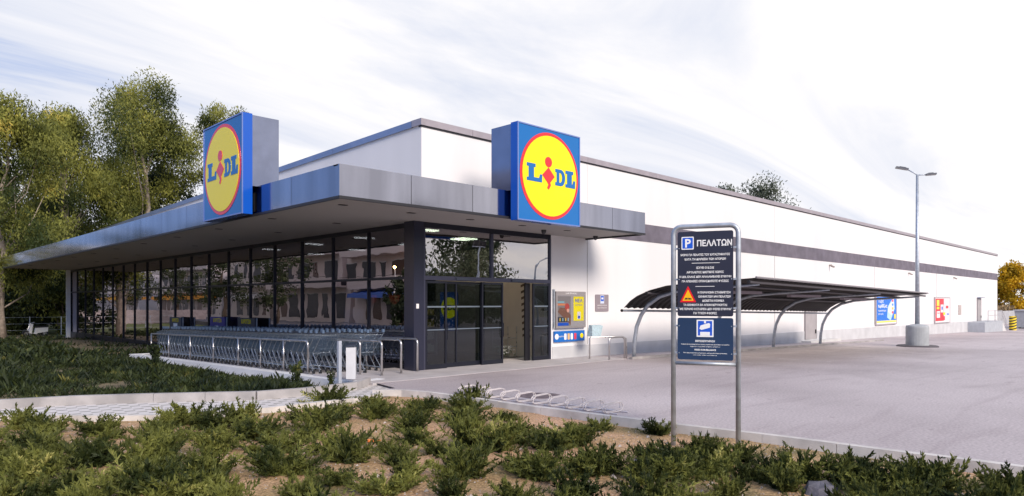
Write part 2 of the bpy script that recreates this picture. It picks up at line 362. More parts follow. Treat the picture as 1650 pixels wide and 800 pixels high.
for i in range(NX + 1):
    x = -8 + 16.3 * i / NX; vs += [(x, lin(LOW, x) + .05, -.045), (x, lin(HIGH, x) - .03, -.045)]
p.add(vs, [(2 * i, 2 * i + 2, 2 * i + 3, 2 * i + 1) for i in range(NX)])
p.add([(7.5, 11.5, -.045), (8.3, 11.0, -.0445), (8.6, 12.6, -.0445), (8.2, 12.95, -.045)], [(0, 1, 2, 3)])
tag(obj('path', p, paver_mat()), kind='structure')
# kerbs: straight stones laid end to end
def kerb_run(name, pts, wdt, z0, z1, m, label, stone=1.0):
    root = thing(name, (pts[0][0], pts[0][1], z0), label, 'kerb'); n = 0
    P = [Vector((a, b, 0)) for a, b in pts]
    q = MB()
    for a, b in zip(P, P[1:]):
        Ls = (b - a).length; k = max(1, round(Ls / stone)); d = (b - a) / k
        for i in range(k):
            s = a + d * i; e = s + d * .992; nn = Vector((-d.y, d.x, 0)).normalized() * wdt / 2
            jz = random.uniform(-.004, .004)
            q = MB(); ins = nn * .82
            q.hexa([s - nn + Vector((0, 0, z0)), e - nn + Vector((0, 0, z0)), e + nn + Vector((0, 0, z0)), s + nn + Vector((0, 0, z0)), s - ins + Vector((0, 0, z1 + jz)), e - ins + Vector((0, 0, z1 + jz)), e + ins + Vector((0, 0, z1 + jz)), s + ins + Vector((0, 0, z1 + jz))])
            obj('kerb_stone', q, m, root); n += 1
    return root
kerb_run('kerb', [(9.1, -8), (8.9, 1.33), (8.69, 4.08), (8.51, 5.29), (8.34, 6.72), (8.12, 10.55), (7.95, 11.15), (7.55, 11.6)], .13, -.3, .022, KERB2, 'long pale concrete kerb between the sandy shrub bed and the car park', 1.0)
kerb_run('kerb', [(-6, 15.0), (.5, 14.6), (1.93, 14.3), (2.84, 14.0), (4.05, 13.3), (5.49, 12.3), (6.39, 12.15), (7.59, 12.3), (8.25, 12.85)], .14, -.3, .11, KERB, 'raised grey kerb between the paver path and the dark green planting bed', 1.0)
kerb_run('kerb', [(-6, 14.2), (.5, 13.7), (1.79, 13.23), (3.05, 11.9), (3.84, 11.3), (5.0, 11.05), (6.95, 10.95), (7.5, 11.3)], .13, -.3, -.005, KERB2, 'flat low kerb on the shrub side of the paver path', 1.0)
p = MB(); p.hexa([(8.0, 13.3, -.8), (8.3, 13.3, -.8), (8.3, 29, -1.1), (8.0, 29, -1.1), (8.0, 13.3, .0), (8.3, 13.3, .0), (8.3, 29, -.25), (8.0, 29, -.25)])
p.hexa([(8.0, 12.95, -.5), (8.85, 13.1, -.5), (8.8, 13.35, -.5), (8.0, 13.28, -.5), (8.0, 12.95, .012), (8.85, 13.1, .012), (8.8, 13.35, .012), (8.0, 13.28, .012)])
p.box(8.0, 10.6, 29.0, 29.3, -1, -.245)
tag(obj('low_wall', p, mat('painted_white_concrete', (.83, .83, .85), .7, var=.08, vscale=1.5)), 'low white concrete upstand edging the trolley bay above the green bed', 'wall')
# manhole and patches
p = MB(); p.cyl((9.37, 8.75), .40, -.05, .005, 32)
tag(obj('manhole_cover', p, mat('manhole', (.17, .13, .14), .7, var=.3, vscale=8)), 'round dark manhole cover set in the asphalt behind the bicycle rack', 'manhole cover')
# parking bay lines, worn
p = MB()
for x in (19, 21.6, 24.2, 26.8, 29.4, 32.0):
    p.add([(x, 8.0, gpark(x) + .005), (x + .1, 8.0, gpark(x) + .005), (x + .1, 12.2, gpark(x) + .005), (x, 12.2, gpark(x) + .005)], [(0, 1, 2, 3)])
tag(obj('parking_lines', p, mat('worn_line', (.58, .55, .56), .8, var=.35, vscale=5, col2=(.40, .37, .395))), kind='structure')
# far hills (mirrored in the door glass; second arc added to darken the fascia)
p = MB()
def hill(u, v):
    a = radians(-170 + 150 * u); r = 700 + 500 * v; h = max(0, (38 + 22 * sin(u * 17) + 14 * sin(u * 41 + 1)) * sin(pi * min(1, v * 1.0)))
    return (r * cos(a), r * sin(a), -1.3 + h * .72)
p.grid(hill, 90, 8)
def added_hill(u, v):  # unseen arc, added so the left canopy fascia mirrors something darker
    a = radians(95 + 85 * u); r = 600 + 400 * v; h = (42 + 12 * sin(u * 23) + 6 * sin(u * 57)) * sin(pi * v) * min(1, 6 * u)
    return (r * cos(a), r * sin(a), -1.3 + h)
p.grid(added_hill, 60, 8); tag(obj('hills_and_added_arc', p, mat('hill_green', (.05, .075, .06), .9, var=.3, vscale=.01), smooth=True), kind='structure')

# ------------------------------------------------------------------ the store
Y0 = 14.15; XG = 10.6; XF = 6.95; YF = 11.85; XE = 80.8; YB = 51.4; ZS = 3.84
ST = thing('store_building', (10.7, 14.15, 0), 'long low white supermarket with grey stripe, metal canopy and dark glazed corner entrance', 'supermarket')
p = MB(); p.box(15.66, XE, Y0, Y0 + .3, -1.2, 6.33)
p.box(10.68, 15.66, Y0 + .003, Y0 + .3, 3.86, 6.33)
lw = obj('wall', p, WALL, ST)
p = MB()                                   # left side wall above the canopy, following the falling roof
p.hexa([(10.68, Y0 + .3, 3.86), (10.95, Y0 + .3, 3.86), (10.95, YB, 3.86), (10.68, YB, 3.86), (10.68, Y0 + .3, 6.33), (10.95, Y0 + .3, 6.33), (10.95, YB, 5.66), (10.68, YB, 5.66)])
obj('wall', p, WALL, ST)
p = MB(); p.box(XE - .3, XE + .003, Y0 + .3, YB, -1.2, 5.9); p.box(10.7, XE, YB - .3, YB, -1.2, 5.6); obj('wall', p, WALL, ST)
p = MB(); p.hexa([(10.9, Y0 + .2, 6.0), (XE - .1, Y0 + .2, 6.0), (XE - .1, YB - .1, 5.4), (10.9, YB - .1, 5.4), (10.9, Y0 + .2, 6.2), (XE - .1, Y0 + .2, 6.2), (XE - .1, YB - .1, 5.55), (10.9, YB - .1, 5.55)]); obj('roof', p, ROOFT, ST)
TR = None
xs = [10.63, 12.4] + [17.4 + 3.95 * i for i in range(17)]; xs = [x for x in xs if x < XE - 1] + [XE + .05]
for a, b in zip(xs, xs[1:]):
    p = MB(); p.box(a, b - .012, Y0 - .05, Y0 + .36, 6.33, 6.50); obj('roof_trim', p, mat('trim_a' if random.random() < .6 else 'trim_b', (.44, .39, .42) if random.random() < .5 else (.36, .34, .42), .45, metal=.5, var=.1), ST)
ys = [Y0 + .37 + i * 4.0 for i in range(10)]; ys[-1] = YB
def rz(y): return 6.33 - .018 * (y - Y0)
for a, b in zip(ys, ys[1:]):
    p = MB(); p.hexa([(10.63, a, rz(a)), (11.0, a, rz(a)), (11.0, b - .012, rz(b)), (10.63, b - .012, rz(b)), (10.63, a, rz(a) + .17), (11.0, a, rz(a) + .17), (11.0, b - .012, rz(b) + .17), (10.63, b - .012, rz(b) + .17)]); obj('roof_trim', p, TRIM, ST)
p = MB(); p.box(10.66, XE + .01, Y0 - .02, Y0 + .1, 6.29, 6.329); obj('drip_edge', p, DRIP, ST)
p = MB(); p.box(17.42, XE + .004, Y0 - .015, Y0 + .1, 3.95, 4.58); obj('stripe', p, BAND, ST)
p = MB(); p.hexa([(15.7, Y0 - .02, -1.2), (XE + .02, Y0 - .02, -1.2), (XE + .02, Y0 + .1, -1.2), (15.7, Y0 + .1, -1.2), (15.7, Y0 - .02, .38), (XE + .02, Y0 - .02, .10), (XE + .02, Y0 + .1, .10), (15.7, Y0 + .1, .38)]); obj('plinth', p, PLINTH, ST)
for x in (17.41, 31.3, 45.15, 59.0):
    p = MB(); p.box(x, x + .012, Y0 - .017, Y0, .4, 3.94); p.box(x, x + .012, Y0 - .004, Y0, 4.6, 6.28); obj('panel_joint', p, mat('joint_grey', (.45, .43, .43), .8), ST)
# screws beside the first joint, camera heads under the stripe
for x in (26.0, 38.0, 52.0, 64.0):
    p = MB(); p.box(x - .05, x + .05, Y0 - .14, Y0, 3.72, 3.80); p.tube([(x, Y0 - .1, 3.72), (x - .05, Y0 - .28, 3.66)], .05, 8); obj('wall_camera', p, mat('camera_beige', (.35, .30, .27), .5), ST)
# canopy
CN = obj('canopy', MB().box(XF + .06, 10.68, YF + .06, YB - .06, ZS + .02, 4.36).box(10.68, 17.3, YF + .06, Y0, ZS + .02, 4.36), ROOFT, ST)
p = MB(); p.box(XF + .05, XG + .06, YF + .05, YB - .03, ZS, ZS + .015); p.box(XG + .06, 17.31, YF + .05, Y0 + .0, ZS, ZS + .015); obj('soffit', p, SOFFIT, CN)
def fz(): return 3.84, 4.47
xs = [6.95, 8.68, 10.42, 12.16, 13.95, 15.73, 17.36]
for a, b in zip(xs, xs[1:]):
    p = MB(); p.box(a, b - .014, YF, YF + .05, 3.85, 4.47); p.box(a, b - .014, YF + .05, YF + .22, 4.44, 4.47); obj('fascia_panel', p, FASC, CN)
ys = [YF + .053, 13.85] + [13.85 + 2.08 * i for i in range(1, 18)] + [YB]
for a, b in zip(ys, ys[1:]):
    p = MB(); p.box(XF, XF + .05, a, b - .014, 3.85, 4.47); p.box(XF + .05, XF + .22, a, b - .014, 4.44, 4.47); obj('fascia_panel', p, FASC, CN)
p = MB(); p.box(17.31, 17.36, YF + .053, Y0 - .003, 3.85, 4.47); obj('fascia_panel', p, FASC, CN)
p = MB(); p.box(XF + .055, XG, YB - .05, YB, 3.85, 4.47); obj('fascia_panel', p, FASC, CN)
p = MB(); p.box(XF - .006, 17.365, YF - .006, YF + .04, 3.79, 3.848); p.box(XF - .006, XF + .04, YF + .04, YB, 3.79, 3.848); p.box(17.32, 17.365, YF + .04, Y0, 3.79, 3.848); obj('drip_edge', p, DRIP, CN)
for x, y in [(7.65, 12.9 + 3.35 * i) for i in range(11)] + [(9.46, 12.93), (11.28, 12.93), (13.15, 12.93), (15.0, 12.93)] + [(9.3, 16 + 3.35 * i) for i in range(9)]:
    p = MB(); p.box(x - .09, x + .09, y - .06, y + .06, ZS - .012, ZS + .004); obj('downlight', p, mat('downlight_dark', (.05, .045, .04), .4), CN)
for x, y in ((14.4, 13.3), (16.9, 13.4)):
    p = MB(); p.lathe((x, y, ZS - .13), [(.01, 0), (.05, .02), (.07, .07), (.075, .13)], 12); obj('dome_camera', p, mat('dome_black', (.04, .04, .045), .2), CN)
# dark bulkhead above the glass + corner column + end column
p = MB(); p.box(XG - .02, XG + .1, 14.5, 51.2, 3.72, ZS - .002); p.box(10.74, 15.62, Y0 - .02, Y0 + .1, 3.70, ZS - .002); obj('head_frame', p, FRAME, ST)
p = MB(); p.box(10.40, 10.72, 14.10, 14.52, -.3, ZS - .001); obj('corner_column', p, mat('column_dark', (.022, .024, .045), .25), ST)
p = MB(); p.box(10.34, 10.56, 51.1, 51.30, -.9, ZS - .001); obj('column', p, mat('column_white', (.88, .88, .88), .4), ST)
# side glazing
ym = [14.56 + 1.945 * i for i in range(20)]; ym[-1] = 51.25
for i, y in enumerate(ym):
    p = MB(); p.box(XG - .03, XG + .09, y - .025, y + .025, -.9, 3.715); obj('mullion', p, FRAME, ST)
for a, b in zip(ym, ym[1:]):
    p = MB(); p.box(XG - .02, XG + .07, a + .026, b - .026, 2.37, 2.44); p.box(XG - .02, XG + .07, a + .026, b - .026, -.8 if a > 29 else -.35, .12 if a < 29 else -.12)
    for yy in (a + .026, b - .038): p.box(XG - .019, XG + .069, yy, yy + .012, -.3, 3.71)
    w_ = obj('window', p, FRAME, ST)
    for z0, z1 in (((.12 if a < 29 else -.12), 2.37), (2.44, 3.72)):
        rx = random.uniform(-.004, .004)
        p = MB(); p.hexa([(XG + .02 + rx, a + .028, z0), (XG + .03 + rx, a + .03, z0), (XG + .03 - rx, b - .03, z0), (XG + .02 - rx, b - .03, z0), (XG + .02 + rx, a + .03, z1), (XG + .03 + rx, a + .03, z1), (XG + .03 - rx, b - .03, z1), (XG + .02 - rx, b - .03, z1)]); obj('pane', p, GLASS_S, w_)
# entrance front
p = MB(); p.box(10.72, 15.63, Y0 - .03, Y0 + .1, 2.34, 2.45); p.box(13.12, 13.20, Y0 - .025, Y0 + .08, 2.45, 3.70); p.box(10.722, 10.79, Y0 - .025, Y0 + .08, 2.45, 3.70); p.box(15.57, 15.628, Y0 - .025, Y0 + .08, 0, 2.34); p.box(15.57, 15.628, Y0 - .025, Y0 + .08, 2.45, 3.70); p.box(10.722, 10.79, Y0 - .025, Y0 + .08, 0, 2.34)
obj('entrance_frame', p, mat('frame_lit', (.05, .052, .085), .3, metal=.2), ST)  # lighter copy of the anthracite frame, lit tone put into its colour
for a, b in ((10.79, 13.12), (13.20, 15.57)):
    p = MB(); p.box(a, b, Y0 + .02, Y0 + .03, 2.45, 3.70); obj('transom_window', p, GLASS_D, ST)
def leaf(a, b, y, split=None, handle=None):
    p = MB(); p.box(a, a + .05, y - .025, y + .025, .01, 2.32); p.box(b - .05, b, y - .025, y + .025, .01, 2.32); p.box(a + .05, b - .05, y - .025, y + .025, .01, .13); p.box(a + .05, b - .05, y - .025, y + .025, 2.26, 2.32)
    if split: p.box(split - .02, split + .02, y - .025, y + .025, .13, 2.26)
    d = obj('door', p, FRAME, ST)
    p = MB(); p.box(a + .05, b - .05, y - .006, y + .006, .13, 2.26); obj('pane', p, GLASS_L, d)
    p = MB(); p.box(a + .06, b - .06, y - .0085, y - .0065, 1.62, 1.66); p.box(a + .06, b - .06, y - .0085, y - .0065, 1.02, 1.05); obj('safety_strip', p, mat('strip_frost', (.12, .15, .19), .5), d)
    if handle: p = MB(); p.tube([(handle, y - .04, .75), (handle, y - .08, .8), (handle, y - .08, 1.15), (handle, y - .04, 1.2)], .013, 6); obj('handle', p, FRAME, d)
leaf(10.80, 11.50, Y0 - .0); leaf(11.53, 12.86, Y0 + .12, split=11.93, handle=11.58); leaf(12.76, 13.58, Y0 + .0, handle=13.54); leaf(14.83, 15.56, Y0 + .0)
p = MB(); p.box(12.86, 12.98, Y0 + .1, Y0 + .16, 0, 2.33); p.box(14.62, 14.82, Y0 + .1, Y0 + .16, 0, 2.33); obj('door_jamb', p, mat('jamb_black', (.012, .012, .016), .4), ST)
p = MB(); p.box(11.8, 12.3, Y0 - .07, Y0 - .031, 2.36, 2.42); p.box(13.9, 14.4, Y0 - .07, Y0 - .031, 2.36, 2.42); obj('door_sensor', p, DPLAS, ST)
p = MB(); p.box(10.47, 10.55, 14.085, 14.098, 1.60, 1.72); obj('call_button', p, PAPER, ST)
# interior
p = MB(); p.box(10.75, 45, 14.5, 51, -.3, -.005); obj('interior_floor', p, mat('floor_tile', (.07, .068, .065), .35), ST)
p = MB(); p.box(10.75, 45, Y0 + .32, 51, 3.9, 3.95); obj('interior_ceiling', p, mat('ceiling_dark', (.07, .068, .06), .9), ST)
p = MB(); p.box(30, 30.1, 14.6, 51, 0, 3.9); p.box(16.2, 16.3, 20.2, 51, 0, 2.2); obj('interior_wall', p, INT, ST)
p = MB(); p.box(15.75, 15.85, 14.5, 20.0, 0, 3.6); obj('interior_wall', p, INTW, ST)
p = MB()
for k in range(9):
    z = .62 + .2 * k; y = 15.12 + .01 * k
    p.add([(15.745, y, z), (15.745, y + .12, z + .10), (15.745, y + .36, z + .02), (15.745, y + .36, z + .10), (15.745, y + .12, z + .18), (15.745, y, z + .08)], [(0, 1, 4, 5), (1, 2, 3, 4)])
obj('wall_pattern', p, mat('pattern_brown', (.10, .06, .03), .6), ST)
for x, y in [(12.3 + 2.6 * (j % 2), 16.0 + 3.4 * i + 1.2 * j) for i in range(4) for j in range(2)] + [(14.6, 15.2), (14.9, 17.6)]:
    p = MB(); p.box(x - .32, x + .32, y - .13, y + .13, 3.86, 3.898); obj('ceiling_light', p, LIT, ST)
# service doors on the long wall
for a, b, z0, z1 in ((34.75, 36.1, -.12, 1.9), (72.2, 73.6, .10, 2.1)):
    p = MB(); p.box(a, b, Y0 - .05, Y0 - .021, z0, z1); d = obj('service_door', p, mat('door_greige', (.38, .35, .36), .5, var=.1), ST)
    p = MB(); p.box(a - .05, a, Y0 - .06, Y0 - .0, z0, z1 + .05); p.box(b, b + .05, Y0 - .06, Y0 - .0, z0, z1 + .05); p.box(a, b, Y0 - .06, Y0 - .0, z1, z1 + .05); obj('door_frame', p, mat('door_frame_grey', (.22, .20, .21), .5), d)
    p = MB(); p.box(b - .14, b - .08, Y0 - .10, Y0 - .05, z0 + .28, z0 + .48); obj('handle', p, RUB, d)
p = MB(); p.box(34.3, 38.3, Y0 - .5, Y0 - .021, -1, -.17); obj('door_step', p, CONC, ST)
p = MB(); p.box(65.6, 66.4, Y0 - .06, Y0 - .003, .75, 1.55); obj('vent_grille', p, mat('vent', (.5, .42, .40), .5, var=.2, vscale=9), ST)
p = MB(); p.box(72.1, 73.7, Y0 - .35, Y0 - .06, 2.18, 2.24); obj('door_hood', p, TRIM, ST)
# loading step platform with rails at the far end
PL = thing('entrance_steps', (75, 13, -.9), 'grey concrete landing with steps down and rails at the far service door', 'steps')
p = MB(); p.box(68.7, 76.0, 12.9, Y0 - .03, -1.2, .08); obj('landing', p, mat('landing_grey', (.42, .44, .48), .8, var=.1), PL)
for i in range(5):
    p = MB(); p.box(76.0 + .32 * i, 76.32 + .32 * i, 12.9, Y0 - .03, -1.2, -.1 - .17 * i); obj('step', p, CONC, PL)
p = MB()
for z in (.55, .95): p.tube([(70.2, 12.95, .08 + z), (76.0, 12.95, .08 + z), (77.8, 12.95, -.85 + z)], .025, 6)
for x, z in ((70.2, .08), (73, .08), (76, .08), (77.8, -.9)): p.tube([(x, 12.95, z), (x, 12.95, z + 1)], .025, 6)
obj('railing', p, STEEL, PL)

# ------------------------------------------------------------------ logo signs
def logo(mb_back, o, u, v, S, d=.0, parts=None):
    """round emblem with slab letters, in a square of side S centred at o"""
    res = {}
    A = MB(); poly2(A, circ(0, 0, .472 * S), o, u, v, d, d + .004 * S); res['emblem_ring'] = (A, SRED)
    B = MB(); poly2(B, circ(0, 0, .437 * S), o, u, v, d + .0041 * S, d + .0075 * S); res['emblem_disc'] = (B, SYEL)
    T = MB(); e0, e1 = d + .0076 * S, d + .0105 * S
    def P(pts, k=S): poly2(T, [(x * k, (y - .01) * 1.14 * k) for x, y in pts], o, u, v, e0, e1)
    def slabL(x, y, h, wd):
        P([(x, y), (x + wd, y), (x + wd + .005, y + .075), (x + wd - .03, y + .075), (x + wd - .045, y + .038), (x + .11, y + .038), (x + .11, y + h - .032), (x + .135, y + h - .032), (x + .135, y + h), (x, y + h), (x, y + h - .032), (x + .028, y + h - .032), (x + .028, y + .032), (x, y + .032)])
    slabL(-.375, -.065, .165, .235)
    slabL(.245, -.07, .165, .165)
    # D drawn as an outer shape split in two halves around its counter
    h = .16; x = .075; y = -.068; xo = x + .165
    arcO = [(x + .09 + .075 * cos(a), y + h / 2 + h / 2 * sin(a)) for a in [radians(-90 + 15 * i) for i in range(13)]]
    arcI = [(x + .085 + .028 * cos(a), y + h / 2 + (h / 2 - .035) * sin(a)) for a in [radians(90 - 15 * i) for i in range(13)]]
    P([(x, y), (x + .085, y), (x + .085, y + .032), (x + .068, y + .032), (x + .068, y + h - .032), (x + .085, y + h - .032), (x + .085, y + h), (x, y + h), (x, y + h - .032), (x + .022, y + h - .032), (x + .022, y + .032), (x, y + .032)])
    for i in range(12): P([arcO[i], arcO[i + 1], arcI[11 - i], arcI[12 - i]])
    P([(x + .085, y), arcO[0], arcI[12], (x + .085, y + .035)]); P([arcO[12], (x + .085, y + h), (x + .085, y + h - .035), arcI[0]])
    res['lettering'] = (T, SBLUE)
    R = MB(); 
    def Q(pts): poly2(R, [(a * S, b * S) for a, b in pts], o, u, v, e0, e1 + .0005)
    Q(circ(-.035, .150, .056, 24)); Q([(-.135, .0), (-.035, .092), (.065, .0), (-.008, -.072), (.004, -.098), (-.03, -.15), (-.058, -.135), (-.038, -.095), (-.056, -.072)])
    res['letter_mark'] = (R, SRED)
    return res
def sign_box(name, label, o, u, n, S, W, back):
    """o = centre of the front face; u to the viewer's right, n out of the face"""
    o, u, n = Vector(o), Vector(u), Vector(n); v = Vector((0, 0, 1))
    base = o - n * .5 - v * S / 2
    r = thing(name, base, label, 'sign')
    p = MB(); p.obox(o - n * .11, u, v, n, W / 2, S / 2, .11); obj('cabinet', p, SBLUE2, r)
    p = MB(); bw = .03
    for su in (-1, 1): p.obox(o + n * .012 + u * su * (W / 2 - bw / 2), u, v, n, bw / 2, S / 2, .011)
    for sv_ in (-1, 1): p.obox(o + n * .012 + v * sv_ * (S / 2 - bw / 2), u, v, n, W / 2 - bw, bw / 2, .011)
    obj('cabinet_rim', p, mat('rim_bluegrey', (.22, .30, .62), .25, metal=.5), r)
    p = MB(); p.obox(o + n * .004, u, v, n, W / 2 - bw, S / 2 - bw, .003); f = obj('sign_face', p, SBLUE, r)
    for k, (mb, m_) in logo(None, o, u, v, min(S, W) * .99, .0075).items():
        obj(k, mb, m_, f)
    p = MB(); zb = 4.475 - o.z
    p.obox(o - n * (.22 + back / 2) + v * (S / 2 - .02 + zb) / 2, u, v, n, W / 2 - .03, (S / 2 - .02 - zb) / 2, back / 2); obj('sign_box', p, SGREY, r)
    p = MB(); p.obox(o - n * .262 + v * (-S / 2 + (4.46 - (o.z - S / 2)) / 2), u, v, n, W / 2 - .25, (4.46 - (o.z - S / 2)) / 2 - .1, .04); obj('bracket', p, DRIP, r)
    return r
sign_box('logo_sign', 'square blue sign with yellow disc above the entrance on the right canopy edge', (12.70, YF - .33, 4.92), (1, 0, 0), (0, -1, 0), 2.36, 2.32, .72)
sign_box('logo_sign', 'square blue sign with yellow disc mirroring the sky on the left canopy edge', (XF - .33, 16.72, 4.98), (0, -1, 0), (-1, 0, 0), 2.34, 2.36, .66)

# ------------------------------------------------------------------ notice board, posters, small signs
NB = thing('notice_board', (16.45, Y0 - .1, .5), 'glazed grey notice board with yellow poster on the white wall right of the doors', 'notice board')
p = MB(); p.box(15.78, 17.22, Y0 - .10, Y0 - .023, .95, 2.10); obj('case', p, mat('case_grey', (.40, .36, .36), .4, metal=.4), NB)
p = MB(); p.box(15.82, 17.18, Y0 - .106, Y0 - .101, .99, 1.99); b_ = obj('backing', p, mat('case_back', (.40, .38, .40), .6), NB)
pr_ = MB(); y = Y0 - .112
pr_.use(mat('photo_grey', (.26, .24, .25), .5)).box(15.84, 16.46, y, Y0 - .1065, 1.02, 1.95)
pr_.use(mat('photo_orange', (.72, .26, .12), .5)).box(15.84, 16.2, y - .002, y, 1.66, 1.72); pr_.use(mat('photo_cyan', (.25, .5, .6), .5)).box(15.84, 16.15, y - .002, y, 1.74, 1.79)
pr_.use(mat('photo_brown', (.22, .11, .08), .5)); poly2(pr_, [(0, 0), (.34, -.22), (.62, -.42), (.62, -.1), (.35, .12), (.1, .14)], (15.84, y, 1.46), (1, 0, 0), (0, 0, 1), .0, .003)
pr_.use(mat('photo_red', (.50, .08, .07), .5)); poly2(pr_, circ(.44, .16, .11, 14), (15.84, y, 1.46), (1, 0, 0), (0, 0, 1), .0032, .006)
pr_.use(mat('photo_skin', (.75, .42, .34), .5)); poly2(pr_, circ(.48, .04, .06, 12), (15.84, y, 1.46), (1, 0, 0), (0, 0, 1), .0062, .008)
pr_.use(mat('photo_dark', (.04, .045, .07), .5)).box(15.84, 16.46, y - .002, y, 1.14, 1.30); pr_.use(PBLUE).box(15.84, 16.35, y - .003, y, 1.03, 1.12)
for i in range(4): pr_.use(mat('photo_bottle%d' % (i % 2), ((.7, .5, .1), (.3, .5, .6))[i % 2], .4)).box(15.92 + .13 * i, 15.97 + .13 * i, y - .005, y - .002, 1.17, 1.27)
obj('poster', pr_, None, NB)
pr_ = MB(); pr_.use(mat('poster_yellow', (.95, .82, .02), .5)).box(16.60, 17.10, y, Y0 - .1065, 1.17, 1.94)
pr_.use(PBLUE); text_into(pr_, 'ΝΕΑ', .15, (16.85, y - .001, 1.76), (1, 0, 0), (0, 0, 1), fit=.36, bold=.003); pr_.use(mat('poster_text_grey', (.35, .35, .38), .5)); text_into(pr_, 'ΠΡΟΣΦΟΡΑ', .09, (16.85, y - .001, 1.64), (1, 0, 0), (0, 0, 1), fit=.36)
pr_.use(PAPER).box(16.78, 16.94, y - .003, y, 1.22, 1.46); pr_.use(PBLUE).box(16.81, 16.91, y - .005, y - .003, 1.24, 1.33)
obj('poster', pr_, None, NB)
p = MB(); text_into(p, 'Lidl Ελλάς', .07, (16.5, Y0 - .102, 2.02), (1, 0, 0), (0, 0, 1), fit=.6); obj('lettering', p, LETTER, NB)
p = MB(); p.box(15.82, 17.18, Y0 - .122, Y0 - .120, .99, 1.99); obj('cover_glass', p, glassmat('clear_cover', (.9, .9, .9), .0), NB)
p = MB(); p.box(15.70, 15.75, Y0 - .08, Y0 - .0, .95, 2.16); obj('side_post', p, GALV, NB)
PB = MB(); PB.use(mat('banner_blue', (.01, .14, .50), .4)).box(15.74, 17.2, Y0 - .07, Y0 - .022, .52, .86)
for i, (c, x) in enumerate((((.8, .8, .8), 16.24), ((.7, .45, .2), 16.40), ((.75, .8, .85), 16.55), ((.7, .05, .1), 16.72))): PB.use(mat('product%d' % i, c, .5)); poly2(PB, rrect(x - .05, x + .06, .58, .78, .03), (0, Y0 - .07, 0), (1, 0, 0), (0, 0, 1), 0, .004)
PB.use(SYEL); poly2(PB, circ(17.05, .69, .08, 20), (0, Y0 - .07, 0), (1, 0, 0), (0, 0, 1), 0, .004); PB.use(PAPER); poly2(PB, circ(15.84, .69, .09, 16), (0, Y0 - .07, 0), (1, 0, 0), (0, 0, 1), 0, .004); text_into(PB, 'προϊόντα', .07, (16.06, Y0 - .072, .67), (1, 0, 0), (0, 0, 1), fit=.24)
tag(obj('banner', PB), 'long blue banner with small product pictures under the notice board', 'banner')
SG = thing('surveillance_sign', (18.17, Y0 - .03, 1.4), 'square mauve grey camera notice on the white wall', 'sign')
p = MB(); poly2(p, rrect(17.82, 18.52, 1.46, 2.02, .03), (0, Y0, 0), (1, 0, 0), (0, 0, 1), .003, .03); obj('plate', p, mat('plate_mauve', (.28, .235, .26), .5), SG)
p = MB(); p.box(18.07, 18.27, Y0 - .034, Y0 - .0305, 1.72, 1.99); obj('symbol', p, mat('symbol_pale', (.6, .65, .8), .5), SG)
p = MB(); p.use(PBLUE).box(18.09, 18.25, Y0 - .036, Y0 - .0342, 1.80, 1.97); p.use(PAPER); p.box(18.12, 18.22, Y0 - .038, Y0 - .0362, 1.86, 1.92); text_into(p, 'ΒΙΝΤΕΟΕΠΙΤΗΡΗΣΗ', .05, (18.17, Y0 - .031, 1.64), (1, 0, 0), (0, 0, 1), fit=.5); text_into(p, 'VIDEO SURVEILLANCE', .04, (18.17, Y0 - .031, 1.56), (1, 0, 0), (0, 0, 1), fit=.5); obj('lettering', p, None, SG)
# blue bag on the rail
def wall_poster(name, label, x0, x1, z0, z1, build):
    r = thing(name, ((x0 + x1) / 2, Y0, z0), label, 'poster'); y = Y0 - .08
    p = MB(); p.box(x0, x1, y, Y0 - .021, z0, z1); obj('backing', p, PAPER, r)
    p = MB(); t = .07; p.box(x0 - t, x0, y - .02, Y0 - .021, z0 - t, z1 + t); p.box(x1, x1 + t, y - .02, Y0 - .021, z0 - t, z1 + t); p.box(x0, x1, y - .02, Y0 - .021, z1, z1 + t); p.box(x0, x1, y - .02, Y0 - .021, z0 - t, z0); obj('frame', p, mat('poster_frame', (.48, .42, .44), .4, metal=.3), r)
    q = MB(); build(q, y); obj('print', q, None, r)
def blue_p(q, y):
    q.use(mat('print_blue', (.0, .16, .68), .4)).box(45.35, 49.15, y - .004, y, .62, 2.1)
    q.use(mat('print_yellow', (.9, .75, .1), .4)).box(45.35, 49.15, y - .003, y, .5, .60)
    q.use(LETTER); text_into(q, 'Τώρα', .3, (45.6, y - .006, 1.75), (1, 0, 0), (0, 0, 1), 'LEFT', .002, fit=1.0); text_into(q, 'κερδίζεις', .28, (45.6, y - .006, 1.45), (1, 0, 0), (0, 0, 1), 'LEFT', .002, bold=.008, fit=1.7)
    text_into(q, 'περισσότερα', .16, (45.6, y - .006, 1.2), (1, 0, 0), (0, 0, 1), 'LEFT', .002, fit=1.5); text_into(q, 'από εμάς', .14, (45.6, y - .006, 1.0), (1, 0, 0), (0, 0, 1), 'LEFT', .002, fit=1.0)
    q.use(mat('print_pale', (.45, .68, .85), .4)); poly2(q, [(0, 0), (.7, -.2), (1.5, .55), (1.35, 1.25), (1.2, 1.3), (.15, .7)], (47.3, y, .9 - .1), (1, 0, 0), (0, 0, 1), .005, .008)
    q.use(PAPER); poly2(q, [(.1, .3), (.75, .1), (1.3, .5), (1.2, 1.15), (.2, .6)], (47.4, y, .85), (1, 0, 0), (0, 0, 1), .0085, .011)
    for i, c in enumerate(((.8, .1, .15), (.9, .5, .1), (.1, .3, .7), (.75, .1, .2))): q.use(mat('product_b%d' % i, c, .4)).box(48.2, 48.55, y - .014, y - .011, 1.05 + .25 * i, 1.2 + .25 * i)
    q.use(SYEL).box(48.7, 49.05, y - .008, y - .005, .7, 1.0)
wall_poster('wall_poster', 'blue framed advertising poster on the white wall, between shelter and lamp post', 45.3, 49.2, .42, 2.15, blue_p)
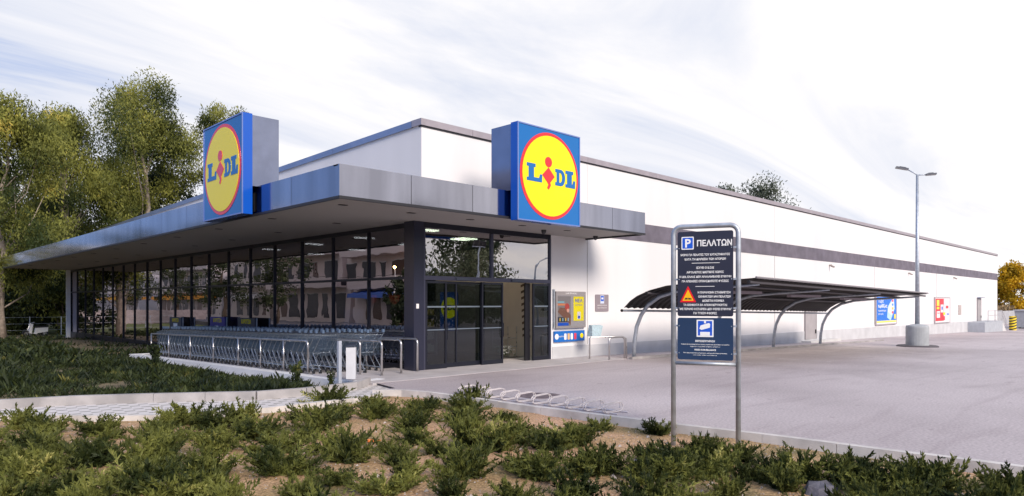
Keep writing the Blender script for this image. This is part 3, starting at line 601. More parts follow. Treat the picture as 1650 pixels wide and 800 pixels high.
def red_p(q, y):
    q.use(mat('print_red', (.75, .02, .04), .4)).box(58.5, 60.8, y - .004, y, .35, 2.05); q.use(mat('print_pinkwhite', (.78, .70, .72), .4)).box(60.8, 62.5, y - .004, y, .35, 2.05)
    q.use(SYEL); q.box(58.8, 59.5, y - .008, y - .004, 1.5, 1.95); q.box(58.8, 59.5, y - .008, y - .004, 1.25, 1.42); q.box(60.6, 61.2, y - .008, y - .004, .8, 1.0)
    q.use(PAPER); q.box(58.8, 59.7, y - .008, y - .004, .6, 1.1); q.box(59.9, 60.7, y - .008, y - .004, 1.0, 1.6)
    q.use(mat('print_red', (.75, .02, .04), .4)); q.box(61.4, 62.1, y - .008, y - .004, 1.3, 1.5); q.box(60.5, 61.1, y - .0085, y - .004, .4, .7)
    q.use(PBLUE); q.box(60.1, 60.5, y - .01, y - .008, 1.2, 1.45); q.box(61.7, 62.3, y - .008, y - .004, .8, .9)
    q.use(mat('print_red', (.75, .02, .04), .4)); text_into(q, '24ωρη', .2, (59.25, y - .009, .9), (1, 0, 0), (0, 0, 1), fit=.7)
wall_poster('wall_poster', 'red and white framed offers poster on the white wall beyond the lamp post', 58.4, 62.6, .25, 2.1, red_p)

# ------------------------------------------------------------------ trolley-bay rails and steel hoops
def hoop(name, pts_post, top, label, cat='railing', group=None):
    pass
def rail_y(x, y0, y1, posts, zf, h, label, r=.028):
    """straight hand rail along Y at x with rounded near end"""
    t = thing('handrail', (x, y0, zf(y0)), label, 'railing', 'stainless steel rails of the trolley bay')
    q = MB(); z = lambda yy: zf(yy) + h
    arc = [(x, y0 + .10 - .10 * sin(radians(a)), z(y0) - .10 + .10 * cos(radians(a))) for a in (90, 70, 50, 30, 10)]
    q.tube([(x, y0, zf(y0))] + arc + [(x, y0 + .2, z(y0 + .2)), (x, y1, z(y1)), (x, y1 + .02, z(y1) - .02), (x, y1 + .02, zf(y1))], r, 8); obj('rail', q, STEEL, t, smooth=True)
    for yy in posts:
        q = MB(); q.tube([(x, yy, zf(yy)), (x, yy, z(yy) - .01)], r * .9, 8); obj('post', q, STEEL, t, smooth=True)
    q = MB()
    for yy in [y0] + posts: q.cyl((x, yy), .05, zf(yy), zf(yy) + .012, 12)
    obj('foot_plate', q, STEEL, t); return t
pz = lambda y: -.0 - .0168 * max(0, y - 14)
rail_y(8.42, 15.88, 28.0, [17.2, 18.6, 20.1, 22.0, 24.0, 26.1], pz, .81, 'long outer steel handrail with many posts along the white upstand', .03)
rail_y(8.98, 14.35, 27.8, [21], pz, .83, 'second steel rail from the outside, between the two trolley rows')
rail_y(9.20, 13.75, 27.8, [22], pz, .83, 'steel rail ending just right of the white litter bin')
rail_y(9.83, 13.85, 27.8, [15.4, 22], pz, .83, 'steel rail in front of the dark glass between bin and corner column')
rail_y(10.40, 13.95, 16.6, [], pz, .83, 'shortest steel rail, next to the dark corner column')
def hoop_x(x0, x1, y, h, label):
    t = thing('barrier_hoop', ((x0 + x1) / 2, y, 0), label, 'barrier', 'steel hoop barriers at the wall')
    q = MB(); a = [(x0, y, 0), (x0, y, h - .06), (x0 + .03, y, h - .015), (x0 + .08, y, h)]; b = [(x1 - .12, y, h), (x1 - .04, y, h - .035), (x1, y, h - .12), (x1, y, 0)]
    q.tube(a + b, .026, 8); obj('rail', q, STEEL, t, smooth=True)
hoop_x(16.72, 17.5, 12.72, .68, 'low steel hoop barrier in front of the wall left of the shelter, nearer one')
t = thing('barrier_hoop', (17.0, 13.4, 0), 'low steel hoop barrier behind the nearer hoop, touching the first shelter post', 'barrier', 'steel hoop barriers at the wall')
q = MB(); q.tube([(16.55, 13.35, 0), (16.55, 13.35, .64), (16.6, 13.32, .68), (17.6, 12.86, .68), (17.7, 12.81, .62), (17.72, 12.8, 0)], .026, 8); obj('rail', q, STEEL, t, smooth=True)
q = MB(); q.hexa([(16.6, 13.28, .70), (17.02, 13.28, .70), (17.02, 13.5, .70), (16.6, 13.5, .70), (16.55, 13.26, 1.04), (17.1, 13.26, 1.02), (17.1, 13.38, 1.05), (16.55, 13.38, 1.06)])
tag(obj('cushion', q, mat('pale_blue_cloth', (.48, .62, .68), .8, var=.2, vscale=20, bump=.4)), 'pale blue speckled bundle resting on the barrier hoop beside the banner', 'bundle')
# litter bin on post
t = thing('litter_bin', (7.72, 13.16, 0), 'white litter bin hung on a pale post at the end of the trolley bay', 'litter bin')
q = MB(); q.box(7.68, 7.755, 13.12, 13.195, -.15, .92); obj('post', q, mat('bin_post', (.55, .58, .66), .4, metal=.3), t)
q = MB(); o0 = (7.90, 13.0)
q.add([(o0[0] + dx * s, o0[1] + dy * s, z) for z, s in ((.10, .8), (.10, 1), (.70, 1.02), (.78, 1.02)) for dx, dy in ((-.13, -.03), (.03, -.15), (.16, .03), (.0, .15))], [(4 * k + i, 4 * k + (i + 1) % 4, 4 * k + 4 + (i + 1) % 4, 4 * k + 4 + i) for k in range(3) for i in range(4)] + [(0, 3, 2, 1), (12, 13, 14, 15)])
obj('bucket', q, mat('bin_white', (.62, .62, .65), .45, var=.08, vscale=5), t)
q = MB(); q.add([(o0[0] + dx * s, o0[1] + dy * s, z + zz) for z, s in ((.785, 1.08), (.82, 1.08)) for dx, dy, zz in ((-.13, -.03, 0), (.03, -.15, .03), (.16, .03, .06), (.0, .15, .03))], [(0, 1, 5, 4), (1, 2, 6, 5), (2, 3, 7, 6), (3, 0, 4, 7), (3, 2, 1, 0), (4, 5, 6, 7)]); obj('lid', q, DPLAS, t)

# ------------------------------------------------------------------ shopping trolleys
def make_trolley():
    """local: nose towards +Y, handle at -Y, wheels on z = 0"""
    t = thing('shopping_trolley', (0, 0, 0), None, 'shopping trolley', 'nested shopping trolleys in the trolley bay')
    b = MB(); wr = .0026
    def R(y, z):     # half width of the basket
        return .175 + .075 * (1 - (y + .42) / .84) + .02 * (z - .5)
    top = [(.42, .86), (-.42, .96)]; bot = [(.36, .50), (-.36, .40)]
    def tz(y): return .86 + (.42 - y) / .84 * .10
    def bz(y): return .52 - (.40 - y) / .8 * .08
    for s in (-1, 1):
        for i in range(15):
            y = -.38 + .8 * i / 14; yb = y * .93
            b.tube([(s * R(yb, .4) * .9, yb, bz(yb)), (s * R(y, .9), y, tz(y))], wr, 3, cap=False)
        for k in range(4):
            f = (k + 1) / 5
            b.tube([(s * (R(.4, .5) * (.9 + .1 * f)), .40, bz(.4) + (tz(.4) - bz(.4)) * f), (s * (R(-.38, .5) * (.9 + .1 * f)), -.38, bz(-.38) + (tz(-.38) - bz(-.38)) * f)], wr * 1.2, 3, cap=False)
    for i in range(9):
        u = -.8 + 1.6 * i / 8
        b.tube([(u * R(.4, .9), .42, tz(.42)), (u * R(.4, .5) * .9, .38, bz(.38)), (u * R(-.38, .4) * .9, -.36, bz(-.36))], wr, 3, cap=False)
    for i in range(6):
        y = -.3 + .66 * i / 5; b.tube([(-R(y, .4) * .9, y, bz(y)), (R(y, .4) * .9, y, bz(y))], wr, 3, cap=False)
    for i in range(8):
        u = -.85 + 1.7 * i / 7; b.tube([(u * R(-.4, .9), -.41, tz(-.41)), (u * R(-.4, .5) * .9, -.40, .50)], wr, 3, cap=False)
    obj('basket', b, CHROME, t, local=True)
    b = MB(); b.tube([(-R(.42, .9), .42, tz(.42)), (R(.42, .9), .42, tz(.42)), (R(-.42, .9), -.42, tz(-.42)), (-R(-.42, .9), -.42, tz(-.42))], .007, 5, closed=True); obj('basket_rim', b, CHROMED, t, local=True)
    b = MB()
    for s in (-1, 1): b.tube([(s * .25, -.47, 1.00), (s * .25, -.40, .93), (s * .24, -.02, .50), (s * .25, -.36, .12)], .0115, 6)
    b.tube([(-.25, -.36, .13), (-.19, .38, .15), (.19, .38, .15), (.25, -.36, .13)], .011, 6)
    b.tube([(-.24, -.02, .50), (.24, -.02, .50)], .01, 5); b.tube([(-.2, .2, .49), (-.19, .34, .15)], .009, 5); b.tube([(.2, .2, .49), (.19, .34, .15)], .009, 5)
    obj('frame', b, CHROMED, t, local=True)
    b = MB(); b.tube([(-.27, -.48, 1.02), (.27, -.48, 1.02)], .017, 8); h = obj('handle', b, DPLAS, t, local=True)
    b = MB(); b.box(-.26, -.20, -.50, -.45, 1.02, 1.10); b.box(.20, .26, -.50, -.45, 1.02, 1.10); obj('coin_lock', b, mat('lock_blue', (.10, .15, .24), .4), t, local=True)
    b = MB()
    for i in range(9): b.tube([(-.2 + .05 * i, -.30, .62), (-.2 + .05 * i, -.385, .88)], wr, 3, cap=False)
    b.tube([(-.2, -.30, .62), (.2, -.30, .62)], .005, 4); obj('child_seat', b, CHROME, t, local=True)
    for x, y in ((-.25, -.36), (.25, -.36), (-.19, .38), (.19, .38)):
        b = MB(); b.tube([(x - .014, y - .03, .06), (x + .014, y - .03, .06)], .06, 12); wh = obj('wheel', b, RUB, t, local=True)
        b = MB(); b.box(x - .02, x + .02, y - .03, y + .01, .07, .14); obj('fork', b, CHROMED, wh, local=True)
    return t
tr0 = make_trolley(); first = True
for row, (x, yn, n, rl) in enumerate(((8.70, 15.75, 42, 'outer row, behind the long handrail'), (9.52, 15.0, 44, 'inner row, nearest the dark shop window'))):
    for i in range(n):
        o = tr0 if first else copy_tree(tr0); first = False
        y = yn + .275 * i + (0 if i < 5 or row == 1 else .28) + random.uniform(-.015, .015)
        o.location = (x + random.uniform(-.015, .015), y, pz(y)); o.rotation_euler = (0, 0, random.uniform(-.015, .015) + (0.03 if i == 0 else 0))
        o['label'] = 'shopping trolley, %s from the right end of the %s' % (ordw(i + 1), rl)
# trolley-bay information boards standing at the glass
for i, (y, lab, c) in enumerate(((31.2, 'leftmost dark board with yellow heading above the trolleys', (.03, .05, .09)), (26.6, 'middle deep blue board above the trolleys, in front of the glass', (.02, .02, .22)), (24.0, 'rightmost blackish board above the trolleys', (.025, .035, .06)))):
    t = thing('bay_board', (10.35, y, -.3), lab, 'sign', 'boards above the trolley bay'); w_ = .72; zt = 1.12 if i == 0 else 1.2
    q = MB(); q.box(10.33, 10.36, y - w_, y + w_, .55, zt); obj('panel', q, mat('bay_board%d' % i, c, .4), t)
    q = MB(); q.use(SYEL); text_into(q, 'ΚΑΡΟΤΣΙΑ', .2, (10.328, y, zt - .2), (0, -1, 0), (0, 0, 1), fit=.8, bold=.004)
    obj('lettering', q, None, t); q = MB(); q.box(10.326, 10.329, y - .25, y + .25, .68, .86); obj('symbol', q, LETTER, t)
    q = MB(); q.box(10.37, 10.41, y - w_ - .04, y - w_, -.3, zt); q.box(10.37, 10.41, y + w_, y + w_ + .04, -.3, zt); obj('post', q, GALV, t)
# things inside the window
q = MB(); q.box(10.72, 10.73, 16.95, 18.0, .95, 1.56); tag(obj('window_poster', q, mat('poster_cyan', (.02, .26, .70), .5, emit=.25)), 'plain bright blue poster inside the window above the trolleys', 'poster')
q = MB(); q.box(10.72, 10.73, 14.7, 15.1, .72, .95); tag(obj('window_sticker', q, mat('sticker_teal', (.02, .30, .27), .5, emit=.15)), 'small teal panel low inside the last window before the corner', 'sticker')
for y, lb in ((17.9, 'red shield shaped promotion sign hanging inside, left one'), (15.2 + 1.5, 'red shield shaped promotion sign hanging inside, right one')):
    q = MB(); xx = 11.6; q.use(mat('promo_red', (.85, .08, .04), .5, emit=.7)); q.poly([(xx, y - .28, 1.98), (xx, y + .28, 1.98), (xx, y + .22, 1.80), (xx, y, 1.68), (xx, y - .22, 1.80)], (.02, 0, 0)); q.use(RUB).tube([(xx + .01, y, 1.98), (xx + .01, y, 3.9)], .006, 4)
    tag(obj('promotion_sign', q), lb, 'sign', 'hanging red promotion signs')
# door poster with emblem
t = thing('door_poster', (11.9, 14.9, .9), 'blue poster with the yellow round emblem behind the left door', 'poster')
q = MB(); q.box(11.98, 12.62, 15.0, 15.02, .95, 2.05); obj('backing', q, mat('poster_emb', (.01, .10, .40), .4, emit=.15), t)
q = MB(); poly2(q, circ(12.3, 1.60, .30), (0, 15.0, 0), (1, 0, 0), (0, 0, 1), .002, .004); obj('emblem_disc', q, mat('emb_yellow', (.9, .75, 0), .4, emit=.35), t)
q = MB(); text_into(q, 'LIDL', .2, (12.3, 14.994, 1.54), (1, 0, 0), (0, 0, 1), bold=.008, fit=.46); obj('lettering', q, SBLUE, t)
# flower stand by the open door
t = thing('flower_stand', (14.95, 15.6, 0), 'wire stand with white flowers just inside the open door', 'flower stand')
q = MB()
for z in (.03, .35, .62): q.tube([(14.72, 15.4, z), (15.4, 15.4, z), (15.4, 15.8, z), (14.72, 15.8, z)], .01, 4, closed=True)
for x, y in ((14.72, 15.4), (15.4, 15.4), (15.4, 15.8), (14.72, 15.8)): q.tube([(x, y, 0), (x, y, 1.0)], .01, 4)
obj('rack', q, STEEL, t)
q = MB(); q.use(mat('petals', (.75, .72, .70), .6))
for i in range(70):
    x, y, z = random.uniform(14.75, 15.36), random.uniform(15.4, 15.78), random.uniform(.1, .36); q.lathe((x, y, z), [(.005, 0), (.03, .012), (.005, .03)], 5)
q.use(mat('flower_leaf', (.05, .12, .03), .6))
for i in range(60):
    x, y, z = random.uniform(14.73, 15.39), random.uniform(15.4, 15.8), random.uniform(.03, .3); q.add([(x, y, z), (x + .05, y + .02, z + .03), (x + .02, y, z + .1)], [(0, 1, 2)])
obj('flowers', q, None, t)
# sales shelves inside
for i, (x, y) in enumerate(((14.2, 20), (14.2, 26), (14.2, 32), (14.2, 38))):
    t = thing('store_shelf', (x, y, 0), 'stocked grey shelf inside the shop, %s from the entrance corner' % ordw(i + 1), 'shelf', 'shelves inside the shop')
    q = MB(); q.box(x, x + .05, y - 2, y + 2, 0, 1.8)
    for z in (.1, .5, .9, 1.3): q.box(x - .4, x, y - 2, y + 2, z, z + .03)
    obj('rack', q, mat('shelf_grey', (.3, .3, .3), .5), t)
    q = MB()
    for z in (.13, .53, .93, 1.33):
        yy = y - 1.95
        while yy < y + 1.9:
            wd = random.uniform(.12, .3); q.use(mat('goods%d' % random.randrange(6), random.choice([(.6, .1, .05), (.7, .5, .1), (.1, .25, .5), (.6, .6, .55), (.1, .35, .15), (.5, .3, .15)]), .5)).box(x - .36, x - .05, yy, yy + wd - .02, z, z + random.uniform(.18, .32)); yy += wd
    g = obj('goods', q, None, t)

# ------------------------------------------------------------------ bicycle rack
t = thing('bicycle_rack', (8.62, 8.0, 0), 'row of low white steel bicycle hoops along the kerb of the car park', 'bicycle rack')
RWH = mat('rack_paint', (.66, .60, .59), .4, metal=.2, var=.15, vscale=12)
for i in range(10):
    yy = 6.55 + .365 * i; x0 = kerbx(yy) + .14
    for k in (0, 1):
        q = MB(); P = []; y_ = yy + .075 * k
        for x, z in ((.0, .05), (.0, .10), (.03, .135), (.08, .15), (.36, .16), (.43, .145), (.47, .10), (.45, .045), (.38, .016), (.08, .016), (.03, .025)): P.append((x0 + x + .03 * k, y_, z))
        q.tube(P, .0095, 6, closed=True); obj('hoop', q, RWH, t, smooth=True)
for xo in (.1, .38):
    q = MB(); q.tube([(kerbx(6.4) + .14 + xo, 6.4, .012), (kerbx(10.1) + .14 + xo, 10.1, .012)], .012, 6); obj('base_bar', q, RWH, t)

# ------------------------------------------------------------------ customers' parking sign
A = Vector((7.76, 4.86, 0)); B = Vector((8.08, 4.12, 0)); U = (B - A).normalized(); Wd = (B - A).length; NN = U.cross(Vector((0, 0, 1))); V = Vector((0, 0, 1))
zA = 2.735
t = thing('parking_sign', ((A + B) / 2) + Vector((0, 0, -.1)), 'tall two post customer parking sign with dark blue panels standing in the shrub bed', 'sign')
q = MB(); r = .033
arcA = [A + U * (.10 - .10 * cos(radians(a))) + V * (zA - .10 + .10 * sin(radians(a))) for a in (0, 22, 45, 67, 90)]
arcB = [B - U * (.10 - .10 * cos(radians(a))) + V * (zA - .10 + .10 * sin(radians(a))) for a in (90, 67, 45, 22, 0)]
q.tube([A + V * -.3] + arcA + arcB + [B + V * -.3], r, 12); obj('post_frame', q, GALV, t, smooth=True)
q = MB(); q.tube([A + U * .03 + V * .965, B - U * .03 + V * .965], .024, 10); obj('cross_bar', q, GALV, t, smooth=True)
C0 = A + NN * .03; px0, px1 = .058, Wd - .058; pw = (px0 + px1) / 2
def panel(z0, z1, m_):
    q = MB(); poly2(q, rrect(px0, px1, z0, z1, .025), C0, U, V, 0, .006); return obj('panel', q, m_, t)
p1 = panel(1.575, 2.665, SIGNN); p2 = panel(1.015, 1.555, SIGNB)
q = MB()
for z in (2.45, 2.05, 1.68, 1.45, 1.10):
    for uu in (px0 + .02, px1 - .02): q.tube([C0 + U * uu + V * z + NN * .004, C0 + U * uu + V * z + NN * .011], .007, 8)
    q.obox(A + U * (Wd / 2) + V * z + NN * .015, U, V, NN, Wd / 2 - .02, .012, .012)
obj('clamp', q, GALV, t)
def tx(lines, par, m_=LETTER):
    q = MB()
    for s, z, size, fw, cx, bd in lines: text_into(q, s, size, C0 + NN * .0075 + U * cx + V * z, U, V, bold=bd, fit=fw, depth=.0008)
    obj('lettering', q, m_, par)
tx([('ΠΕΛΑΤΩΝ', 2.475, .105, .43, pw + .115, .0025)] + [(s, z, .036, w_, pw + c, .0010) for s, z, w_, c in (
    ('ΜΟΝΟ ΓΙΑ ΠΕΛΑΤΕΣ ΤΟΥ ΚΑΤΑΣΤΗΜΑΤΟΣ', 2.352, .61, 0), ('ΚΑΤΑ ΤΗ ΔΙΑΡΚΕΙΑ ΤΩΝ ΑΓΟΡΩΝ', 2.295, .51, 0), ('ΙΣΧΥΕΙ Ο Κ.Ο.Κ', 2.185, .22, 0), ('ΑΦΥΛΑΚΤΟΣ ΙΔΙΩΤΙΚΟΣ ΧΩΡΟΣ', 2.128, .46, 0),
    ('Η LIDL ΕΛΛΑΣ ΔΕΝ ΑΝΑΛΑΜΒΑΝΕΙ ΕΥΘΥΝΗ', 2.07, .64, 0), ('ΓΙΑ ΑΠΩΛΕΙΕΣ ΟΠΟΙΑΣΔΗΠΟΤΕ ΦΥΣΕΩΣ', 2.013, .58, 0), ('Η ΠΑΡΑΝΟΜΗ ΣΤΑΘΜΕΥΣΗ', 1.868, .40, .11), ('ΟΧΗΜΑΤΩΝ ΜΗ ΠΕΛΑΤΩΝ', 1.815, .40, .115), ('ΔΙΩΚΕΤΑΙ ΝΟΜΙΚΑ', 1.762, .27, .10),
    ('ΤΑ ΟΧΗΜΑΤΑ ΘΑ ΑΠΟΜΑΚΡΥΝΟΝΤΑΙ', 1.708, .54, 0), ('ΜΕ ΓΕΡΑΝΟ Η ΕΤΑΙΡΕΙΑ ΔΕΝ ΦΕΡΕΙ ΕΥΘΥΝΗ', 1.655, .63, 0), ('ΓΙΑ ΤΥΧΟΝ ΦΘΟΡΕΣ', 1.602, .29, 0))], p1)
q = MB()
for z, a, b in ((2.255, .20, .50), (1.955, .25, .44)): poly2(q, [(px0 + a * .9, z), (px0 + b * 1.05, z), (px0 + b * 1.05, z + .006), (px0 + a * .9, z + .006)], C0, U, V, .0065, .008)
obj('divider_line', q, LETTER, p1)
q = MB(); q.use(LETTER); poly2(q, rrect(px0 + .05, px0 + .205, 2.435, 2.60, .012), C0, U, V, .0062, .0075); q.use(PBLUE); poly2(q, rrect(px0 + .062, px0 + .193, 2.448, 2.588, .01), C0, U, V, .0076, .0085); q.use(LETTER); text_into(q, 'P', .15, C0 + NN * .009 + U * (px0 + .128) + V * 2.465, U, V, bold=.004); obj('parking_symbol', q, None, p1)
q = MB(); q.use(SRED); poly2(q, [(px0 + .03, 1.755), (px0 + .235, 1.755), (px0 + .133, 1.965)], C0, U, V, .0062, .0075); q.use(ORANGE); poly2(q, [(px0 + .062, 1.775), (px0 + .203, 1.775), (px0 + .133, 1.918)], C0, U, V, .0076, .0085)
q.use(RUB); poly2(q, [(px0 + .088, 1.79), (px0 + .128, 1.79), (px0 + .128, 1.812), (px0 + .10, 1.812)], C0, U, V, .0086, .0095); poly2(q, [(px0 + .136, 1.79), (px0 + .176, 1.79), (px0 + .180, 1.802), (px0 + .15, 1.81), (px0 + .134, 1.815)], C0, U, V, .0086, .0095); obj('warning_triangle', q, None, p1)
q = MB(); q.use(LETTER); poly2(q, rrect(pw - .105, pw + .105, 1.31, 1.53, .006), C0, U, V, .0062, .0075); q.use(PBLUE); poly2(q, rrect(pw - .088, pw + .088, 1.328, 1.515, .004), C0, U, V, .0076, .0085)
q.use(LETTER); poly2(q, [(pw - .012, 1.485), (pw + .012, 1.485), (pw + .012, 1.515), (pw - .012, 1.515)], C0, U, V, .0086, .0095); poly2(q, [(pw - .07, 1.415), (pw - .045, 1.40), (pw + .06, 1.43), (pw + .065, 1.475), (pw + .05, 1.49), (pw - .055, 1.458)], C0, U, V, .0086, .0095); poly2(q, [(pw - .06, 1.328), (pw + .06, 1.328), (pw + .06, 1.375), (pw - .06, 1.375)], C0, U, V, .0086, .0095); obj('camera_symbol', q, None, p2)
tx([('ΒΙΝΤΕΟΕΠΙΤΗΡΗΣΗ', 1.245, .032, .24, pw, .001), ('VIDEO SURVEILLANCE', 1.135, .028, .27, pw, .001), ('Ο χώρος βιντεοσκοπείται για λόγους ασφάλειας προσώπων και αγαθών', 1.208, .018, .60, pw, .0003), ('ΟΔΗΓΙΑ 1122/2000 ΑΠΔΠΧ ΑΡΘΡΟ 9', 1.180, .014, .50, pw, .0002), ('For the protection of persons and goods these premises', 1.098, .018, .54, pw, .0003), ('are under video surveillance', 1.072, .016, .50, pw, .0002)], p2)

# ------------------------------------------------------------------ car shelter
t = thing('car_shelter', (25, 12.5, 0), 'curved steel car shelter with dark corrugated roof in front of the white wall', 'car shelter')
prof = [(12.56, 0), (12.52, .55), (12.44, 1.0), (12.28, 1.35), (12.02, 1.68), (11.62, 1.93), (11.05, 2.08), (10.2, 2.15), (9.2, 2.2), (8.45, 2.25)]
def shz(x): return -.0165 * (x - 17.67)
for x in (17.75, 22.7, 27.65, 32.6):
    q = MB(); q.tube([(x, y, z + (shz(x) if k else gpark(x) - .05)) for k, (y, z) in enumerate(prof)], [.062] * 6 + [.055, .048, .042, .035], 10); a = obj('arched_post', q, GALV, t, smooth=True)
    q = MB(); q.box(x - .12, x + .12, 12.44, 12.68, gpark(x) - .01, gpark(x) + .02); obj('base_plate', q, GALV, a)
q = MB(); x0, x1 = 17.2, 33.2
RP = [(12.52, 1.58), (12.30, 1.78), (12.05, 1.93), (11.6, 2.10), (11.05, 2.22), (10.2, 2.28), (9.2, 2.33), (8.3, 2.38)]
nc = 150; vs = []; fs = []
for i in range(nc + 1):
    x = x0 + (x1 - x0) * i / nc; wv = .02 * sin(i * pi / 1.5)
    for (y, z) in RP: vs.append((x, y, z + shz(x) + wv))
k = len(RP)
for i in range(nc):
    for j in range(k - 1): fs.append((i * k + j, (i + 1) * k + j, (i + 1) * k + j + 1, i * k + j + 1))
q.add(vs, fs); n0 = len(vs); q.add([(a, b, c + .012) for a, b, c in vs], [f[::-1] for f in fs]); obj('roof_sheet', q, SHELT, t)
for y, z in ((12.50, 1.50), (11.6, 2.03), (10.6, 2.17), (9.4, 2.24), (8.4, 2.29)):
    q = MB(); q.tube([(x0 - .12, y, z + shz(x0)), (x1 + .1, y, z + shz(x1))], .035, 8); obj('purlin', q, GALV if y > 12 else mat('purlin_dark', (.12, .11, .12), .5, metal=.5), t)
    q = MB(); q.cyl((0, 0), .04, 0, .01, 8); q = MB(); q.tube([(x0 - .16, y, z + shz(x0)), (x0 - .12, y, z + shz(x0))], .045, 8); obj('end_cap', q, RUB, t)
q = MB(); q.tube([(x0, 8.27, 2.41 + shz(x0)), (x1, 8.27, 2.41 + shz(x1))], .03, 6); obj('roof_edge', q, mat('edge_grey', (.3, .28, .29), .4, metal=.5), t)
for a in (18.4, 23.2, 28.1):
    q = MB(); q.box(a, a + 2.6, 9.9, 10.05, 2.05 + shz(a + 1.3), 2.14 + shz(a + 1.3)); obj('tray', q, mat('tray_mauve', (.34, .28, .31), .5), t)
q = MB(); q.hexa([(17.4, 12.35, -.3), (41, 12.35, -.6), (41, 12.47, -.6), (17.4, 12.47, -.3), (17.4, 12.35, .07), (41, 12.35, gpark(41) + .07), (41, 12.47, gpark(41) + .07), (17.4, 12.47, .07)])
tag(obj('kerb', q, KERB), 'straight kerb along the foot of the car shelter posts', 'kerb')

# ------------------------------------------------------------------ lamp post
lx, ly, lz = 35.2, 9.2, gpark(35.2)
t = thing('street_lamp', (lx, ly, lz), 'tall grey twin arm lamp post on a round concrete drum in the car park', 'street lamp')
q = MB(); q.lathe((lx, ly, lz), [(.47, 0), (.47, .90), (.44, .97), (.2, 1.03), (.1, 1.04)], 28); obj('concrete_base', q, mat('drum_grey', (.40, .42, .44), .85, var=.15, vscale=3), t, smooth=False)
q = MB(); q.lathe((lx, ly, lz - .02), [(.85, 0), (.85, .06), (.8, .09)], 28); obj('plinth_ring', q, mat('ring_dark', (.10, .09, .10), .8), t)
q = MB(); q.tube([(lx, ly, lz + 1.0), (lx, ly, 3.5), (lx, ly, 7.62)], [.10, .085, .055], 12); obj('pole', q, GALV, t, smooth=True)
R_ = Vector((cos(HEAD - pi / 2), sin(HEAD - pi / 2), 0)); top = Vector((lx, ly, 7.60))
for s, dx, dz, fx in ((-1, .42, .30, .42), (1, .40, .0, .30)):
    d = Vector((-.35, -.94, 0)) if s < 0 else Vector((.1, 1, 0))
    d = (R_ * s * .9 + Vector((.45, .45, 0)) * (-s) * .5).normalized()
    e_ = top + d * dx + V * dz
    q = MB(); q.tube([top, top + d * dx * .3 + V * dz * .35, e_], .028, 8); obj('arm', q, GALV, t, smooth=True)
    q = MB(); sd_ = d.cross(V).normalized(); slope = (d + V * (.25 if s < 0 else .02)).normalized(); up_ = slope.cross(sd_) * -1
    q.obox(e_ + slope * fx * .5, slope, sd_, up_, fx / 2 + .05, .14, .035); q.obox(e_ + slope * fx * .45 + up_ * .05, slope, sd_, up_, fx / 3, .08, .02); obj('lamp_head', q, mat('lamp_grey', (.16, .16, .17), .4, metal=.4), t)

# ------------------------------------------------------------------ vegetation helpers
EUC = leafmat('leaf_eucalyptus', (.034, .052, .013), (.33, .33, .07), (.72, .55, .12), .30)  # golden end of the ramp paints sunlit flecks into the leaf colour
EUCD = leafmat('leaf_dark', (.018, .03, .012), (.07, .085, .025), (.20, .17, .03), .4)
EUCY = leafmat('leaf_golden', (.34, .22, .01), (.70, .42, .015), (.85, .6, .03), .5, .4)
OLIVE = leafmat('leaf_olive', (.03, .045, .02), (.09, .11, .05), None, .6)
SILV = leafmat('leaf_silver', (.05, .065, .045), (.13, .15, .10), (.2, .19, .08), .5)
JUN = leafmat('leaf_juniper', (.024, .036, .009), (.21, .225, .055), (.52, .48, .17), 1.7, .15)
JUN2 = leafmat('leaf_groundcover', (.010, .018, .007), (.050, .066, .018), (.22, .20, .06), 1.8, .1)
BARK = mat('bark_pale', (.34, .28, .23), .85, var=.4, vscale=4, bump=.5, bscale=15)
BARKD = mat('bark_dark', (.10, .075, .055), .9, var=.3, vscale=5, bump=.5, bscale=15)
